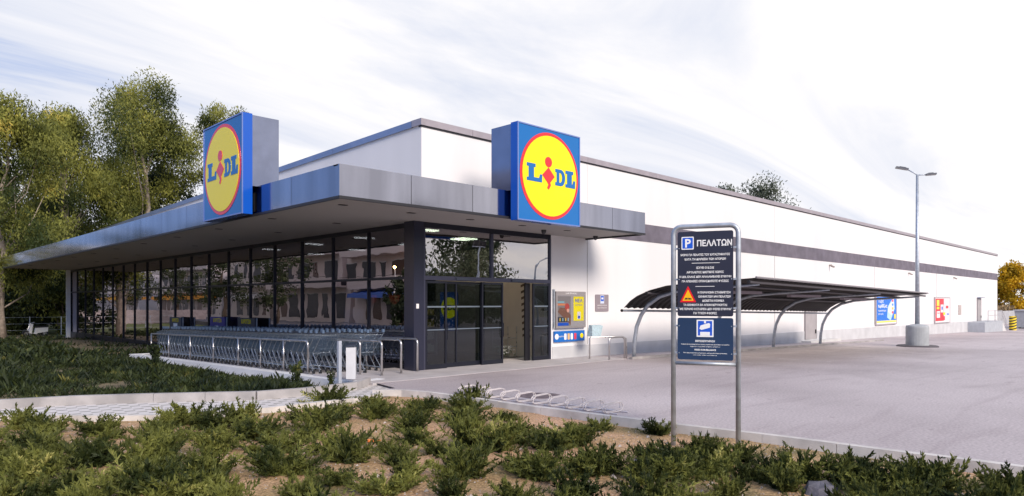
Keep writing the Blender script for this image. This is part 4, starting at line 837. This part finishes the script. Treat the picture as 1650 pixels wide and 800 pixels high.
def tree(name, x, y, z, H, W, label, leafm, barkm, seed, nl=9000, droop=.5, lsize=.30, cat='tree', group=None, low=.28, trunk_r=.22, nclump=70, lean=(0, 0), clump=1.0, sx=1.0, asp=.34):
    rnd = random.Random(seed)
    t = thing(name, (x, y, z), label, cat, group)
    tk = MB(); tips = []
    hz = H * .62
    tr_pts = [Vector((x, y, z - .3))]
    for i in range(1, 8):
        f = i / 7; tr_pts.append(Vector((x + lean[0] * f * H + rnd.uniform(-.02, .02) * H, y + lean[1] * f * H + rnd.uniform(-.02, .02) * H, z + f * H * .86)))
    tk.tube(tr_pts, [trunk_r * (1 - .85 * i / 7) for i in range(8)], 9)
    for i in range(nclump):
        f = low + (1 - low) * rnd.random(); hh = z + f * H
        g = (f - low) / (1 - low); prof_ = (sin(pi * min(1, .16 + g * .82)) ** .6) * (1 - .28 * g)
        a = rnd.uniform(0, 2 * pi); rr = W * prof_ * (rnd.random() ** .4) * (.78 + .75 * noise.noise(Vector((cos(a) * 1.3, sin(a) * 1.3 + g * 4, seed))))
        c = Vector((x + lean[0] * f * H + rr * cos(a) * sx, y + lean[1] * f * H + rr * sin(a) * sx, hh)); tips.append(c)
        if i % 4 == 0:
            k = min(6, max(1, int((f - .18) * 7))); s = tr_pts[k]; md = (s + c) / 2 + Vector((rnd.uniform(-.5, .5), rnd.uniform(-.5, .5), -.08 * (c - s).length))
            r0 = trunk_r * .26 * (1 - f * .5); tk.tube([s, md, c], [r0, r0 * .6, r0 * .2], 5, cap=False)
    tk2 = obj('trunk', tk, barkm, t, smooth=True)
    cr = MB(); per = nl // nclump
    for c in tips:
        cs = W * rnd.uniform(.15, .27) * clump
        for j in range(per):
            d = Vector((rnd.gauss(0, 1), rnd.gauss(0, 1), rnd.gauss(0, .8))); dn = d / (d.length + 1e-6); lump = 1 + .35 * noise.noise(dn * 2.2 + c)
            d = dn * (rnd.random() ** .32) * cs * lump
            q_ = c + d + Vector((0, 0, -droop * rnd.random() ** 2 * cs * 1.3))
            ax = Vector((rnd.gauss(0, .5), rnd.gauss(0, .5), -1 if rnd.random() < droop else rnd.gauss(0, .6))).normalized()
            nn_ = (dn * 1.1 + Vector((rnd.gauss(0, .5), rnd.gauss(0, .5), rnd.gauss(.2, .5)))).normalized(); sd = ax.cross(nn_)
            sd = sd.normalized() if sd.length > .05 else ax.orthogonal().normalized()
            L_ = lsize * rnd.uniform(.5, 1.2); w_ = L_ * asp * .5
            cr.add([q_, q_ + ax * L_ * .5 + sd * w_, q_ + ax * L_, q_ + ax * L_ * .5 - sd * w_], [(0, 1, 2, 3)])
    obj('crown', cr, leafm, t)
    return t
GT = 'eucalyptus trees beyond the shop'
tree('eucalyptus_tree', 7.3, 53.2, -.6, 15.0, 5.2, 'tall eucalyptus with pale trunk at the left picture edge beyond the canopy', EUC, BARK, 3, 40000, .6, .27, group=GT, low=.30, trunk_r=.30, nclump=70)
tree('eucalyptus_tree', 12.2, 61.5, -.6, 16.6, 5.6, 'eucalyptus with narrow top and golden drooping lower branches, second from left', EUC, BARK, 8, 56000, .7, .28, group=GT, low=.2, trunk_r=.30, nclump=85)
tree('eucalyptus_tree', 18.6, 63.5, -.6, 21.2, 8.0, 'tallest bushy eucalyptus rising left of the mirrored blue sign', EUC, BARK, 21, 80000, .5, .29, group=GT, low=.14, trunk_r=.36, nclump=84)
tree('eucalyptus_tree', 25.3, 62.5, -.6, 21.5, 3.8, 'slim eucalyptus peeking out above the left blue sign', EUC, BARKD, 30, 18000, .4, .32, group=GT, low=.3, nclump=34, clump=1.3)
tree('eucalyptus_tree', 21.5, 70, -.6, 15.5, 6.5, 'shorter dark tree filling the gap between tallest eucalyptus and left sign', EUCD, BARKD, 41, 16000, .4, .45, group=GT, low=.2, nclump=60)
tree('eucalyptus_tree', 9.5, 72, -.6, 13.0, 6, 'dark dense tree behind the pale leaning eucalyptus trunks', EUCD, BARKD, 42, 16000, .4, .45, group=GT, low=.12, nclump=65)
tree('eucalyptus_tree', 15.0, 78, -.6, 12.5, 7, 'dark tree low behind the second eucalyptus', EUCD, BARKD, 45, 15000, .4, .5, group=GT, low=.12, nclump=60)
for i, (x, y, h, w_, lm, lb) in enumerate(((8.3, 62, 4.2, 3.0, EUCD, 'dark bush left of the pale trunk, under the canopy end'), (10.4, 63, 5.0, 2.6, EUCD, 'dark bush between pale trunk and white column'), (11.9, 60, 4.8, 1.5, EUC, 'yellow green bush just left of the white column'), (13.8, 66, 5.5, 3.5, EUCD, 'dark bush behind the white end column'))):
    tree('bush', x, y, -.6, h, w_, lb, lm, BARKD, 60 + i, 5000, .3, .32, 'bush', 'bushes beyond the canopy end', low=.08, trunk_r=.08, nclump=36, asp=.5)
tree('golden_tree', 117, 18.6, -1.0, 8.0, 4.2, 'golden yellow autumn tree past the far end of the store', EUCY, BARKD, 71, 9000, .3, .42, low=.1, nclump=60, asp=.6)
tree('golden_tree', 124, 15.5, -1.0, 7.2, 3.6, 'greener small tree beside the golden tree at the right edge', leafmat('leaf_lime', (.07, .09, .01), (.30, .26, .03), None, .5), BARKD, 72, 6000, .3, .42, low=.1, nclump=50, asp=.6)
tree('eucalyptus_tree', 87, 41, -.8, 18.4, 7.8, 'round grey green tree top showing above the long roof', SILV, BARKD, 81, 16000, .4, .42, group='trees behind the roof', low=.25, nclump=48)
tree('eucalyptus_tree', 88, 47.0, -.8, 18.6, 6.0, 'small low tree top above the roof, left of the round one', SILV, BARKD, 83, 5000, .4, .45, group='trees behind the roof', low=.25, nclump=40)

# ---- juniper shrubs of the front planter
def juniper(seed, R=.42, H=.36, nb=46):
    rnd = random.Random(seed); b = MB()
    for i in range(nb):
        a = rnd.uniform(0, 2 * pi); el = rnd.uniform(.10, 1.25); Ln = R * rnd.uniform(.65, 1.3) * (1 if el < .8 else .8)
        d = Vector((cos(a) * cos(el), sin(a) * cos(el), sin(el) * H / R * 1.35)); side = Vector((-sin(a), cos(a), 0)); curl = rnd.uniform(-.3, .3)
        P = []; p0 = Vector((rnd.uniform(-.08, .08), rnd.uniform(-.08, .08), .0))
        for k in range(7):
            f = k / 6; P.append(p0 + d * Ln * f + side * curl * Ln * f * f + Vector((0, 0, -.10 * Ln * f * f + (.10 * f ** 3 if el < .6 else 0))))
        for k in range(1, 7):
            for m_ in range(9):
                f = (k - rnd.random()) / 6; f = max(.12, f); idx = min(5, int(f * 6)); q0 = P[idx].lerp(P[idx + 1], f * 6 - idx); ax = (P[idx + 1] - P[idx]).normalized()
                tw = (ax * rnd.uniform(.5, 1.0) + Vector((rnd.gauss(0, .6), rnd.gauss(0, .6), rnd.gauss(.25, .5)))).normalized(); l = rnd.uniform(.05, .115) * (1.15 - .4 * f); w_ = .0062 * rnd.uniform(.8, 1.5)
                sd = tw.orthogonal(); sd = Matrix.Rotation(rnd.uniform(0, pi), 3, tw) @ sd; n2 = tw.cross(sd)
                b.add([q0 + sd * w_ * .6, q0 + tw * l * .5 + sd * w_, q0 + tw * l, q0 + tw * l * .5 - sd * w_, q0 - sd * w_ * .6], [(0, 1, 2, 3, 4)])
                b.add([q0 + n2 * w_ * .6, q0 + tw * l * .5 + n2 * w_, q0 + tw * l * .95, q0 + tw * l * .5 - n2 * w_], [(0, 1, 2, 3)])
    return b
JV = []
for s in range(7):
    o = obj('juniper_shrub', juniper(100 + s, .44 + .02 * s, .30 + .03 * (s % 3), 54 - 3 * (s % 3)), JUN, None, local=True); JV.append(o)
spots = []; rnd = random.Random(5)
RT = Vector((cos(HEAD - pi / 2), sin(HEAD - pi / 2))); FW = Vector((cos(HEAD), sin(HEAD)))
depth_rows = [6.0, 6.55, 7.1, 7.7, 8.35, 9.05, 9.8, 10.6, 11.5]
rows = []
for ri, D in enumerate(depth_rows):
    row = []; rpos = -D * .80 + rnd.uniform(0, .3)
    while rpos < D * .80:
        d = D + rnd.uniform(-.27, .27); P = FW * d + RT * rpos; x, y = P.x, P.y
        step = rnd.uniform(.56, .82)
        px = 825 + 1098 * rpos / d
        mar = .5 if y > 7.0 else (.75 if y > 5 else 1.05 if y > 3 else .95)
        ok = x < kerbx(y) - mar and y < lin(LOW, x) - .42 and x > -3
        if ok:
            gap = noise.noise(Vector((x * .55, y * .55, 9)))
            if px > 980 and d > 8.2: ok = False
            if gap < -.48: ok = False
            if (Vector((x, y)) - Vector((7.95, 4.4))).length < .35: ok = False
        if ok: row.append((rpos, x, y, d))
        rpos += step
    rows.append(row)
# a few shrubs placed by hand where the photograph shows them
def atp(px, py, z=-.1):
    r_ = (px - 825) / 1098; k = -(py - 488) / 1098; tt = (z - 1.75) / k; P = FW * tt + RT * (r_ * tt); return P.x, P.y, tt, r_ * tt
for px_, py_, ri in ((1060, 700, 4), (965, 692, 5), (1045, 745, 2), (1085, 772, 1), (1150, 760, 2), (1205, 772, 1), (1195, 742, 3), (1130, 735, 3), (1290, 775, 1), (1400, 790, 0), (1385, 772, 1), (1500, 785, 0), (1455, 795, 0), (1625, 795, 0), (690, 655, 8), (760, 650, 8), (530, 650, 8), (600, 655, 8), (340, 690, 6), (270, 690, 6), (60, 690, 6)):
    x, y, d, r_ = atp(px_, py_); rows[ri].append((r_, x, y, d))
nsh = 0; used = set()
RN = ['front row', 'second row', 'third row', 'fourth row', 'fifth row', 'sixth row', 'seventh row', 'eighth row', 'ninth and last row']
for ri, row in enumerate(rows):
    row.sort()
    for k, (rp, x, y, d) in enumerate(row):
        vi = rnd.randrange(len(JV))
        if vi not in used: o = JV[vi]; used.add(vi)
        else: o = JV[vi].copy(); COL.objects.link(o)
        s = rnd.uniform(.46, .84); o.location = (x, y, soilz(x, y) - .03); o.rotation_euler = (rnd.uniform(-.1, .1), rnd.uniform(-.1, .1), rnd.uniform(0, 6.28)); o.scale = (s * rnd.uniform(.85, 1.2), s * rnd.uniform(.85, 1.2), s * rnd.uniform(.95, 1.45))
        tag(o, '%s juniper shrub, %s from left in %s of the sandy bed' % ('large' if s > .74 else 'small' if s < .56 else 'spreading', ordw(k + 1), RN[ri]), 'shrub', 'juniper shrubs of the sandy planter'); nsh += 1
for vi, o in enumerate(JV):
    if vi not in used: bpy.data.objects.remove(o)
# ---- dense ground cover of the left bed: uncountable
b = MB(); rnd = random.Random(77)
def tuft(b, x, y, z, s, n, rnd, upb=.5, wmul=1):
    for i in range(n):
        a = rnd.uniform(0, 6.28); tw = Vector((cos(a) * rnd.uniform(.3, 1), sin(a) * rnd.uniform(.3, 1), rnd.uniform(.2, 1.2) * upb * 2)).normalized(); l = s * rnd.uniform(.5, 1.2); w_ = s * .09 * wmul
        q0 = Vector((x + rnd.uniform(-.6, .6) * s, y + rnd.uniform(-.6, .6) * s, z + rnd.uniform(0, .4) * s)); sd = tw.orthogonal(); sd = Matrix.Rotation(rnd.uniform(0, pi), 3, tw) @ sd
        b.add([q0 - sd * w_ * .4, q0 + sd * w_ * .4, q0 + tw * l * .6 + sd * w_, q0 + tw * l, q0 + tw * l * .6 - sd * w_], [(0, 1, 2, 3, 4)])
cnt = 0
while cnt < 7500:
    x = rnd.uniform(-2.5, 10.4); y = 12.3 + 44 * rnd.random() ** 1.7
    if y < lin(HIGH, min(x, 8.2)) + .3: continue
    if x > 7.85 and y < 29.5: continue
    g = noise.noise(Vector((x * .6, y * .35, 3)))
    if g < -.33 and y < 20: continue
    if x > 7.0 and y < 14.2 and rnd.random() < .9: continue
    if x > 7.6 and y < 29.3 and rnd.random() < .5: continue
    s = rnd.uniform(.13, .26) * (1 if y < 25 else 1.3) * (.55 + .9 * max(0, g + .3)) * (1.0 + .7 * max(0, noise.noise(Vector((x * 2.1, y * 2.1, 8))))) * (.8 if x > 6.6 and y < 29 else 1)
    tuft(b, x, y, bedz(x, y) - .02 - .20 * min(1, max(0, (x - 6.6) / .8)), s, 22 if y < 24 else 9, rnd, .3 + .3 * rnd.random(), .62 if y < 24 else 1); cnt += 1
tag(obj('ground_cover', b, JUN2), 'dark green low ground cover filling the bed beside the trolley bay', 'ground cover', kind='stuff')
# single weeds and shrubs by the white upstand
def weed(x, y, h, label, seed, m=JUN2, n=90):
    b = MB(); rnd = random.Random(seed)
    for i in range(9):
        a = rnd.uniform(0, 6.28); top_ = Vector((x + .25 * h * cos(a), y + .25 * h * sin(a), h * rnd.uniform(.7, 1) + bedz(x, y))); base_ = Vector((x, y, bedz(x, y) - .05))
        for k in range(n // 6):
            f = rnd.uniform(.15, 1); q0 = base_.lerp(top_, f); tuft(b, q0.x, q0.y, q0.z - .03, h * .22, 2, rnd, .6, 1.5)
    tag(obj('weed_bush', b, m), label, 'bush', 'single bushes at the white upstand')
weed(7.45, 14.6, .42, 'small upright green bush against the white upstand left of the litter bin', 1)
weed(7.7, 13.45, .28, 'rounded little dark bush at the foot of the litter bin post', 2)
weed(7.0, 22.8, .6, 'broad leafed weed near the left end of the white upstand', 5)
# gravel and litter
b = MB(); rnd = random.Random(9)
for i in range(5200):
    D = rnd.uniform(5.6, 12.5); rp = rnd.uniform(-.8, .8) * D; P = FW * D + RT * rp; x, y = P.x, P.y
    if x > kerbx(y) - .12 or y > lin(LOW, x) - .1: continue
    s = rnd.uniform(.006, .018) * (2.4 if rnd.random() < .05 else 1); z = soilz(x, y)
    b.add([(x - s, y, z), (x, y - s * .8, z + s * .2), (x + s, y, z), (x, y + s, z), (x, y, z + s * .9)], [(0, 1, 4), (1, 2, 4), (2, 3, 4), (3, 0, 4)])
tag(obj('gravel', b, mat('pebbles', (.42, .36, .32), .9, var=.4, vscale=9)), 'small pebbles scattered over the sandy planter soil', 'gravel', kind='stuff')
b = MB(); rnd = random.Random(19)
for i in range(5000):
    D = rnd.uniform(5.6, 12.5); rp = rnd.uniform(-.8, .8) * D; P = FW * D + RT * rp; x, y = P.x, P.y
    if x > kerbx(y) - .12 or y > lin(LOW, x) - .1: continue
    if noise.noise(Vector((x * .9, y * .9, 4))) < .0: continue
    a = rnd.uniform(0, 6.28); l = rnd.uniform(.02, .07); z = soilz(x, y); u_ = Vector((cos(a), sin(a), rnd.uniform(.2, 1.6))).normalized(); sd = Vector((-sin(a), cos(a), 0)) * .003
    q0 = Vector((x, y, z)); b.add([q0 - sd, q0 + sd, q0 + u_ * l], [(0, 1, 2)])
tag(obj('dry_grass', b, leafmat('leaf_dry', (.12, .13, .035), (.34, .28, .12), None, 2.0, .2)), 'thin dry grass and litter twigs on the sandy soil', 'grass', kind='stuff')
x, y, d, _ = atp(1322, 792); b = MB()
for k, s in enumerate((.24, .15)):
    cx0 = x + .2 * k; rr = random.Random(k)
    vs = []; 
    for i in range(9): a = i * 2 * pi / 9; q_ = s * rr.uniform(.8, 1.15); vs.append((cx0 + q_ * cos(a), y + q_ * .8 * sin(a), -.12))
    for i in range(9): a = i * 2 * pi / 9; q_ = s * rr.uniform(.45, .75); vs.append((cx0 + q_ * cos(a), y + q_ * .8 * sin(a), -.12 + s * rr.uniform(.3, .45)))
    vs.append((cx0, y, -.12 + s * .5)); b.add(vs, [(i, (i + 1) % 9, 9 + (i + 1) % 9, 9 + i) for i in range(9)] + [(9 + i, 9 + (i + 1) % 9, 18) for i in range(9)])
tag(obj('rock', b, mat('rock_blue', (.12, .115, .14), .85, var=.3, vscale=12, bump=.5)), 'bluish grey stone at the bottom edge between shrubs, right of the parking sign', 'rock')
x, y, d, _ = atp(1465, 744); b = MB(); b.hexa([(x - .06, y - .03, -.08), (x + .05, y - .04, -.08), (x + .06, y + .03, -.08), (x - .04, y + .04, -.08), (x - .05, y - .03, -.06), (x + .05, y - .03, -.072), (x + .05, y + .03, -.055), (x - .04, y + .03, -.07)])
tag(obj('paper_scrap', b, PAPER), 'crumpled white scrap of paper lying against the kerb at lower right', 'litter')
x, y, d, _ = atp(604, 714); b = MB(); b.tube([(x - .07, y + .06, -.07), (x + .02, y - .02, -.07)], .022, 8); b.tube([(x + .02, y - .02, -.07), (x + .06, y - .05, -.07)], .01, 6)
tag(obj('bottle', b, mat('bottle_orange', (.7, .2, .05), .3)), 'small orange plastic bottle lying on the sand among the shrubs', 'litter')

# ------------------------------------------------------------------ far right yard
b = MB(); b.use(mat('bollard_yellow', (.85, .62, .02), .5)).cyl((82.0, 13.1), .30, -1.0, .42, 20)
t = thing('striped_bollard', (82, 13.1, -1), 'yellow and black striped round bollard past the end of the building', 'bollard'); obj('post', b, None, t)
q = MB()
for k in range(5):
    z = -.85 + .27 * k; n = 20; r_ = .306
    vs = []; 
    for i in range(n): a = 2 * pi * i / n; zz_ = z + .10 * cos(a + .8); vs += [(82 + r_ * cos(a), 13.1 + r_ * sin(a), zz_), (82 + r_ * cos(a), 13.1 + r_ * sin(a), zz_ + .12)]
    q.add(vs, [(2 * i, 2 * ((i + 1) % n), 2 * ((i + 1) % n) + 1, 2 * i + 1) for i in range(n)])
obj('stripe', q, RUB, t)
t = thing('waste_container', (90, 12.2, -1), 'pale grey waste container at the right picture edge', 'container')
b = MB(); b.hexa([(88, 11.2, -.85), (92, 11.2, -.85), (92, 13.7, -.85), (88, 13.7, -.85), (87.8, 11, .9), (92.2, 11, .9), (92.2, 13.9, .9), (87.8, 13.9, .9)]); obj('body', b, mat('container_grey', (.42, .43, .45), .5, var=.1), t)
b = MB(); b.box(87.7, 92.3, 10.9, 14, .9, 1.0); obj('lid', b, mat('container_lid', (.5, .5, .52), .5), t)
b = MB()
for xx in (88.3, 91.7):
    for yy in (11.4, 13.5): b.tube([(xx - .06, yy, -.86), (xx + .06, yy, -.86)], .12, 10)
obj('wheel', b, RUB, t)
b = MB(); b.box(82.5, 140, 17.5, 17.8, -1.1, .7); tag(obj('retaining_wall', b, mat('retain', (.42, .42, .44), .8, var=.15)), 'low grey retaining wall below the golden tree', 'wall')
b = MB(); rnd = random.Random(4)
for i in range(1500): tuft(b, rnd.uniform(83, 120), rnd.uniform(18, 22), .6 + rnd.uniform(0, .3), .5, 5, rnd, .6)
b.add([(82.5, 17.8, .6), (140, 17.8, .6), (140, 40, 1.2), (82.5, 40, 1.2)], [(0, 1, 2, 3)])
tag(obj('dry_slope', b, leafmat('leaf_slope', (.20, .13, .06), (.42, .30, .16), None, .5, .1)), 'reddish dry grass slope behind the low retaining wall', 'grass', kind='stuff')
b = MB(); b.box(84, 140, 24.0, 24.1, 1.35, 2.05); t = thing('yard_fence', (110, 24, .9), 'bright blue sheet fence in front of the golden tree', 'fence'); obj('sheet', b, mat('fence_blue', (.02, .12, .32), .5), t)
for k in range(10): b = MB(); b.box(84.2 + 6 * k, 84.3 + 6 * k, 24.1, 24.2, .5, 2.1); obj('post', b, GALV, t)

# ------------------------------------------------------------------ beyond the canopy end: scooter, wall, posts
def scooter(x, y, z, rz, label, c):
    t = thing('scooter', (x, y, z), label, 'scooter', None, rz)
    for yy in (-.6, .6):
        b = MB(); b.tube([(-.05, yy, .24), (.05, yy, .24)], .24, 16); wh = obj('wheel', b, RUB, t, local=True)
        b = MB(); b.tube([(-.055, yy, .24), (.055, yy, .24)], .12, 12); obj('rim', b, STEEL, wh, local=True)
    b = MB(); b.hexa([(-.14, -.75, .35), (.14, -.75, .35), (.14, .0, .25), (-.14, .0, .25), (-.12, -.8, .65), (.12, -.8, .65), (.12, -.05, .62), (-.12, -.05, .62)]); b.hexa([(-.16, -.05, .2), (.16, -.05, .2), (.16, .4, .25), (-.16, .4, .25), (-.16, -.05, .27), (.16, -.05, .27), (.16, .4, .32), (-.16, .4, .32)])
    b.hexa([(-.18, .32, .25), (.18, .32, .25), (.16, .45, .3), (-.16, .45, .3), (-.16, .2, .9), (.16, .2, .9), (.12, .32, .92), (-.12, .32, .92)]); obj('body', b, c, t, local=True)
    b = MB(); b.box(-.13, .13, -.8, -.05, .655, .75); obj('seat', b, RUB, t, local=True)
    b = MB(); b.tube([(0, .6, .24), (0, .3, .95), (-.3, .22, 1.02)], .02, 6); b.tube([(0, .3, .95), (.3, .22, 1.02)], .02, 6); obj('handlebar', b, STEEL, t, local=True)
    b = MB(); b.tube([(0, .34, .86), (0, .40, .86)], .07, 10); obj('headlight', b, PAPER, t, local=True)
scooter(9.6, 56.6, -.62, 1.9, 'white parked scooter on the grass beyond the white end column', WHITE)
b = MB(); b.box(-10, 30, 84, 84.2, -.7, .9); tag(obj('garden_wall', b, mat('garden_wall', (.42, .36, .36), .8, var=.2)), 'low pinkish wall far behind the trees on the left', 'wall')
t = thing('wire_fence', (9, 58.5, -.6), 'thin post and wire fence behind the scooter', 'fence')
for k in range(9): b = MB(); b.tube([(2 + 1.9 * k, 58.5, -.6), (2 + 1.9 * k, 58.5, .75)], .035, 6); obj('post', b, GALV, t)
b = MB()
for z in (-.2, .25, .7): b.tube([(2, 58.5, z), (17.2, 58.5, z)], .01, 4)
obj('wire', b, GALV, t)

# ------------------------------------------------------------------ across the street (seen mirrored in the shop glass)
def block(name, y0, y1, H, label, c, depth=11, x1=-16, fl=3, awn=None):
    t = thing(name, (x1 - depth / 2, (y0 + y1) / 2, -.4), label, 'building', 'buildings across the street')
    W1 = mat('wall_' + name + str(int(y0)), c, .85, var=.1, vscale=.5)
    b = MB(); b.box(x1 - depth, x1, y0, y1, -.5, H); obj('wall', b, W1, t)
    fh = H / fl
    for k in range(fl):
        z = k * fh
        if k > 0:
            b = MB(); b.box(x1, x1 + 1.3, y0 + .5, y1 - .5, z - .12, z + .06); b.box(x1 + 1.24, x1 + 1.3, y0 + .5, y1 - .5, z + .06, z + (.95 if (k + int(y0)) % 2 else .5)); s_ = obj('balcony', b, mat('balcony_' + str(int(y0)), tuple(q * .9 for q in c), .8), t)
            b = MB(); b.tube([(x1 + 1.27, y0 + .5, z + 1.05), (x1 + 1.27, y1 - .5, z + 1.05)], .03, 4)
            obj('railing', b, mat('rail_dark', (.05, .05, .06), .5), s_)
        yy = y0 + 1
        while yy < y1 - 1.6:
            wd = random.choice((1.0, 1.5, 2.0)); b = MB()
            b.box(x1 - .02, x1 + .03, yy, yy + wd, z + (.1 if (k and random.random() < .6) or k == 0 else .9), z + fh * .78)
            w_ = obj('window', b, mat(random.choice(('win_dark', 'win_brown', 'win_blue')), random.choice(((.03, .03, .04), (.12, .06, .04), (.05, .08, .12))), .3), t)
            b = MB(); b.box(x1 + .03, x1 + .05, yy - .06, yy + wd + .06, z + fh * .78, z + fh * .78 + .08); obj('lintel', b, PAPER, w_)
            yy += wd + random.uniform(.7, 1.6)
    if awn:
        b = MB(); b.hexa([(x1 + .02, y0 + 1, 2.5), (x1 + 1.6, y0 + 1, 2.2), (x1 + 1.6, y1 - 1, 2.2), (x1 + .02, y1 - 1, 2.5), (x1 + .02, y0 + 1, 2.9), (x1 + 1.6, y0 + 1, 2.6), (x1 + 1.6, y1 - 1, 2.6), (x1 + .02, y1 - 1, 2.9)]); obj('awning', b, mat('awn%d' % int(y0), awn, .6), t)
    b = MB(); b.box(x1 - depth - .1, x1 + .25, y0 - .1, y1 + .1, H, H + .25); obj('roof', b, PAPER, t)
block('apartment_block', 46, 61, 9.6, 'plain beige apartment block across the street, nearest the entrance', (.82, .70, .66), awn=(.1, .2, .6))
block('apartment_block', 62, 79, 10.4, 'pinkish apartment block with long balconies across the street', (.82, .70, .66), fl=3)
block('apartment_block', 80, 92, 7.6, 'lower cream apartment block across the street', (.70, .62, .58), fl=2, awn=(.7, .68, .65))
block('apartment_block', 96, 122, 9.8, 'pale apartment block with orange awning across the street', (.72, .66, .66), fl=3, awn=(.85, .35, .02))
block('apartment_block', 128, 150, 10.5, 'white apartment block with yellow awning across the street', (.75, .72, .74), fl=3, awn=(.85, .45, .02))
block('apartment_block', 153, 180, 12.5, 'tall white apartment block farthest along the street', (.76, .74, .78), fl=4)
for i, (x, y, h, w_) in enumerate(((-9.5, 42.5, 4.3, 1.9), (-8.5, 62, 9.0, 3.2), (-8, 74, 9.5, 3.6), (-9, 90, 10, 3.5), (-8, 104, 9.5, 4.0), (-9, 135, 10, 3.5), (-8.5, 165, 10.5, 4))):
    tree('street_tree', x, y, -.3, h, w_, 'dark street tree across the road, %s from the entrance' % ordw(i + 1), OLIVE, BARKD, 200 + i, 4200, .3, .34, group='street trees across the road', low=.25 if i else .12, nclump=40, asp=.5)
for i, (x, y, h, w_) in enumerate(((40, -19, 8.6, 6), (47, -24, 9.0, 6), (33, -20, 9.5, 5), (64, -26, 7.4, 5), (26, -22, 9, 5))):
    tree('park_tree', x, y, -.6, h, w_, 'broad tree beyond the car park, %s along the hedge line' % ordw(i + 1), OLIVE, BARKD, 230 + i, 5200, .3, .42, group='trees beyond the car park', low=.1, nclump=50, asp=.5)
t = thing('floodlight_mast', (30, -5.2, -.2), 'thin mast with three square floodlights in the car park', 'floodlight')
b = MB(); b.tube([(30, -5.2, -.3), (30, -5.2, 5.4)], [.08, .05], 8); obj('mast', b, GALV, t)
for k in (-1, 0, 1): b = MB(); b.obox((30 + .42 * k, -5.1, 5.6), (1, 0, 0), (0, .35, .94), (0, .94, -.35), .16, .16, .08); obj('floodlight', b, RUB, t)
b = MB(); b.box(29.4, 30.6, -5.24, -5.16, 5.36, 5.42); obj('cross_arm', b, GALV, t)
t = thing('street_lamp', (43.7, -12.9, -.4), 'slim single arm lamp post beyond the car park', 'street lamp')
b = MB(); b.tube([(43.7, -12.9, -.5), (43.7, -12.9, 5.0), (44.2, -13.1, 5.4), (45.8, -13.7, 5.75)], [.09, .06, .05, .04], 8); obj('pole', b, GALV, t); b = MB(); b.obox((46.1, -13.8, 5.8), (.93, -.35, .1), (.35, .93, 0), (-.1, 0, 1), .35, .12, .05); obj('lamp_head', b, GALV, t)
t = thing('street_lamp', (-13.2, 55, -.3), 'lit street lamp with warm bulb across the street', 'street lamp')
b = MB(); b.tube([(-13.2, 49, -.3), (-13.2, 49, 4.7)], [.07, .05], 8); obj('pole', b, PAPER, t); b = MB(); b.lathe((-13.2, 49, 4.7), [(.02, 0), (.14, .08), (.14, .2), (.02, .28)], 12); obj('bulb', b, mat('bulb_warm', (1, .6, .2), emit=25), t)
print('objects', len(bpy.data.objects), 'shrubs', nsh)
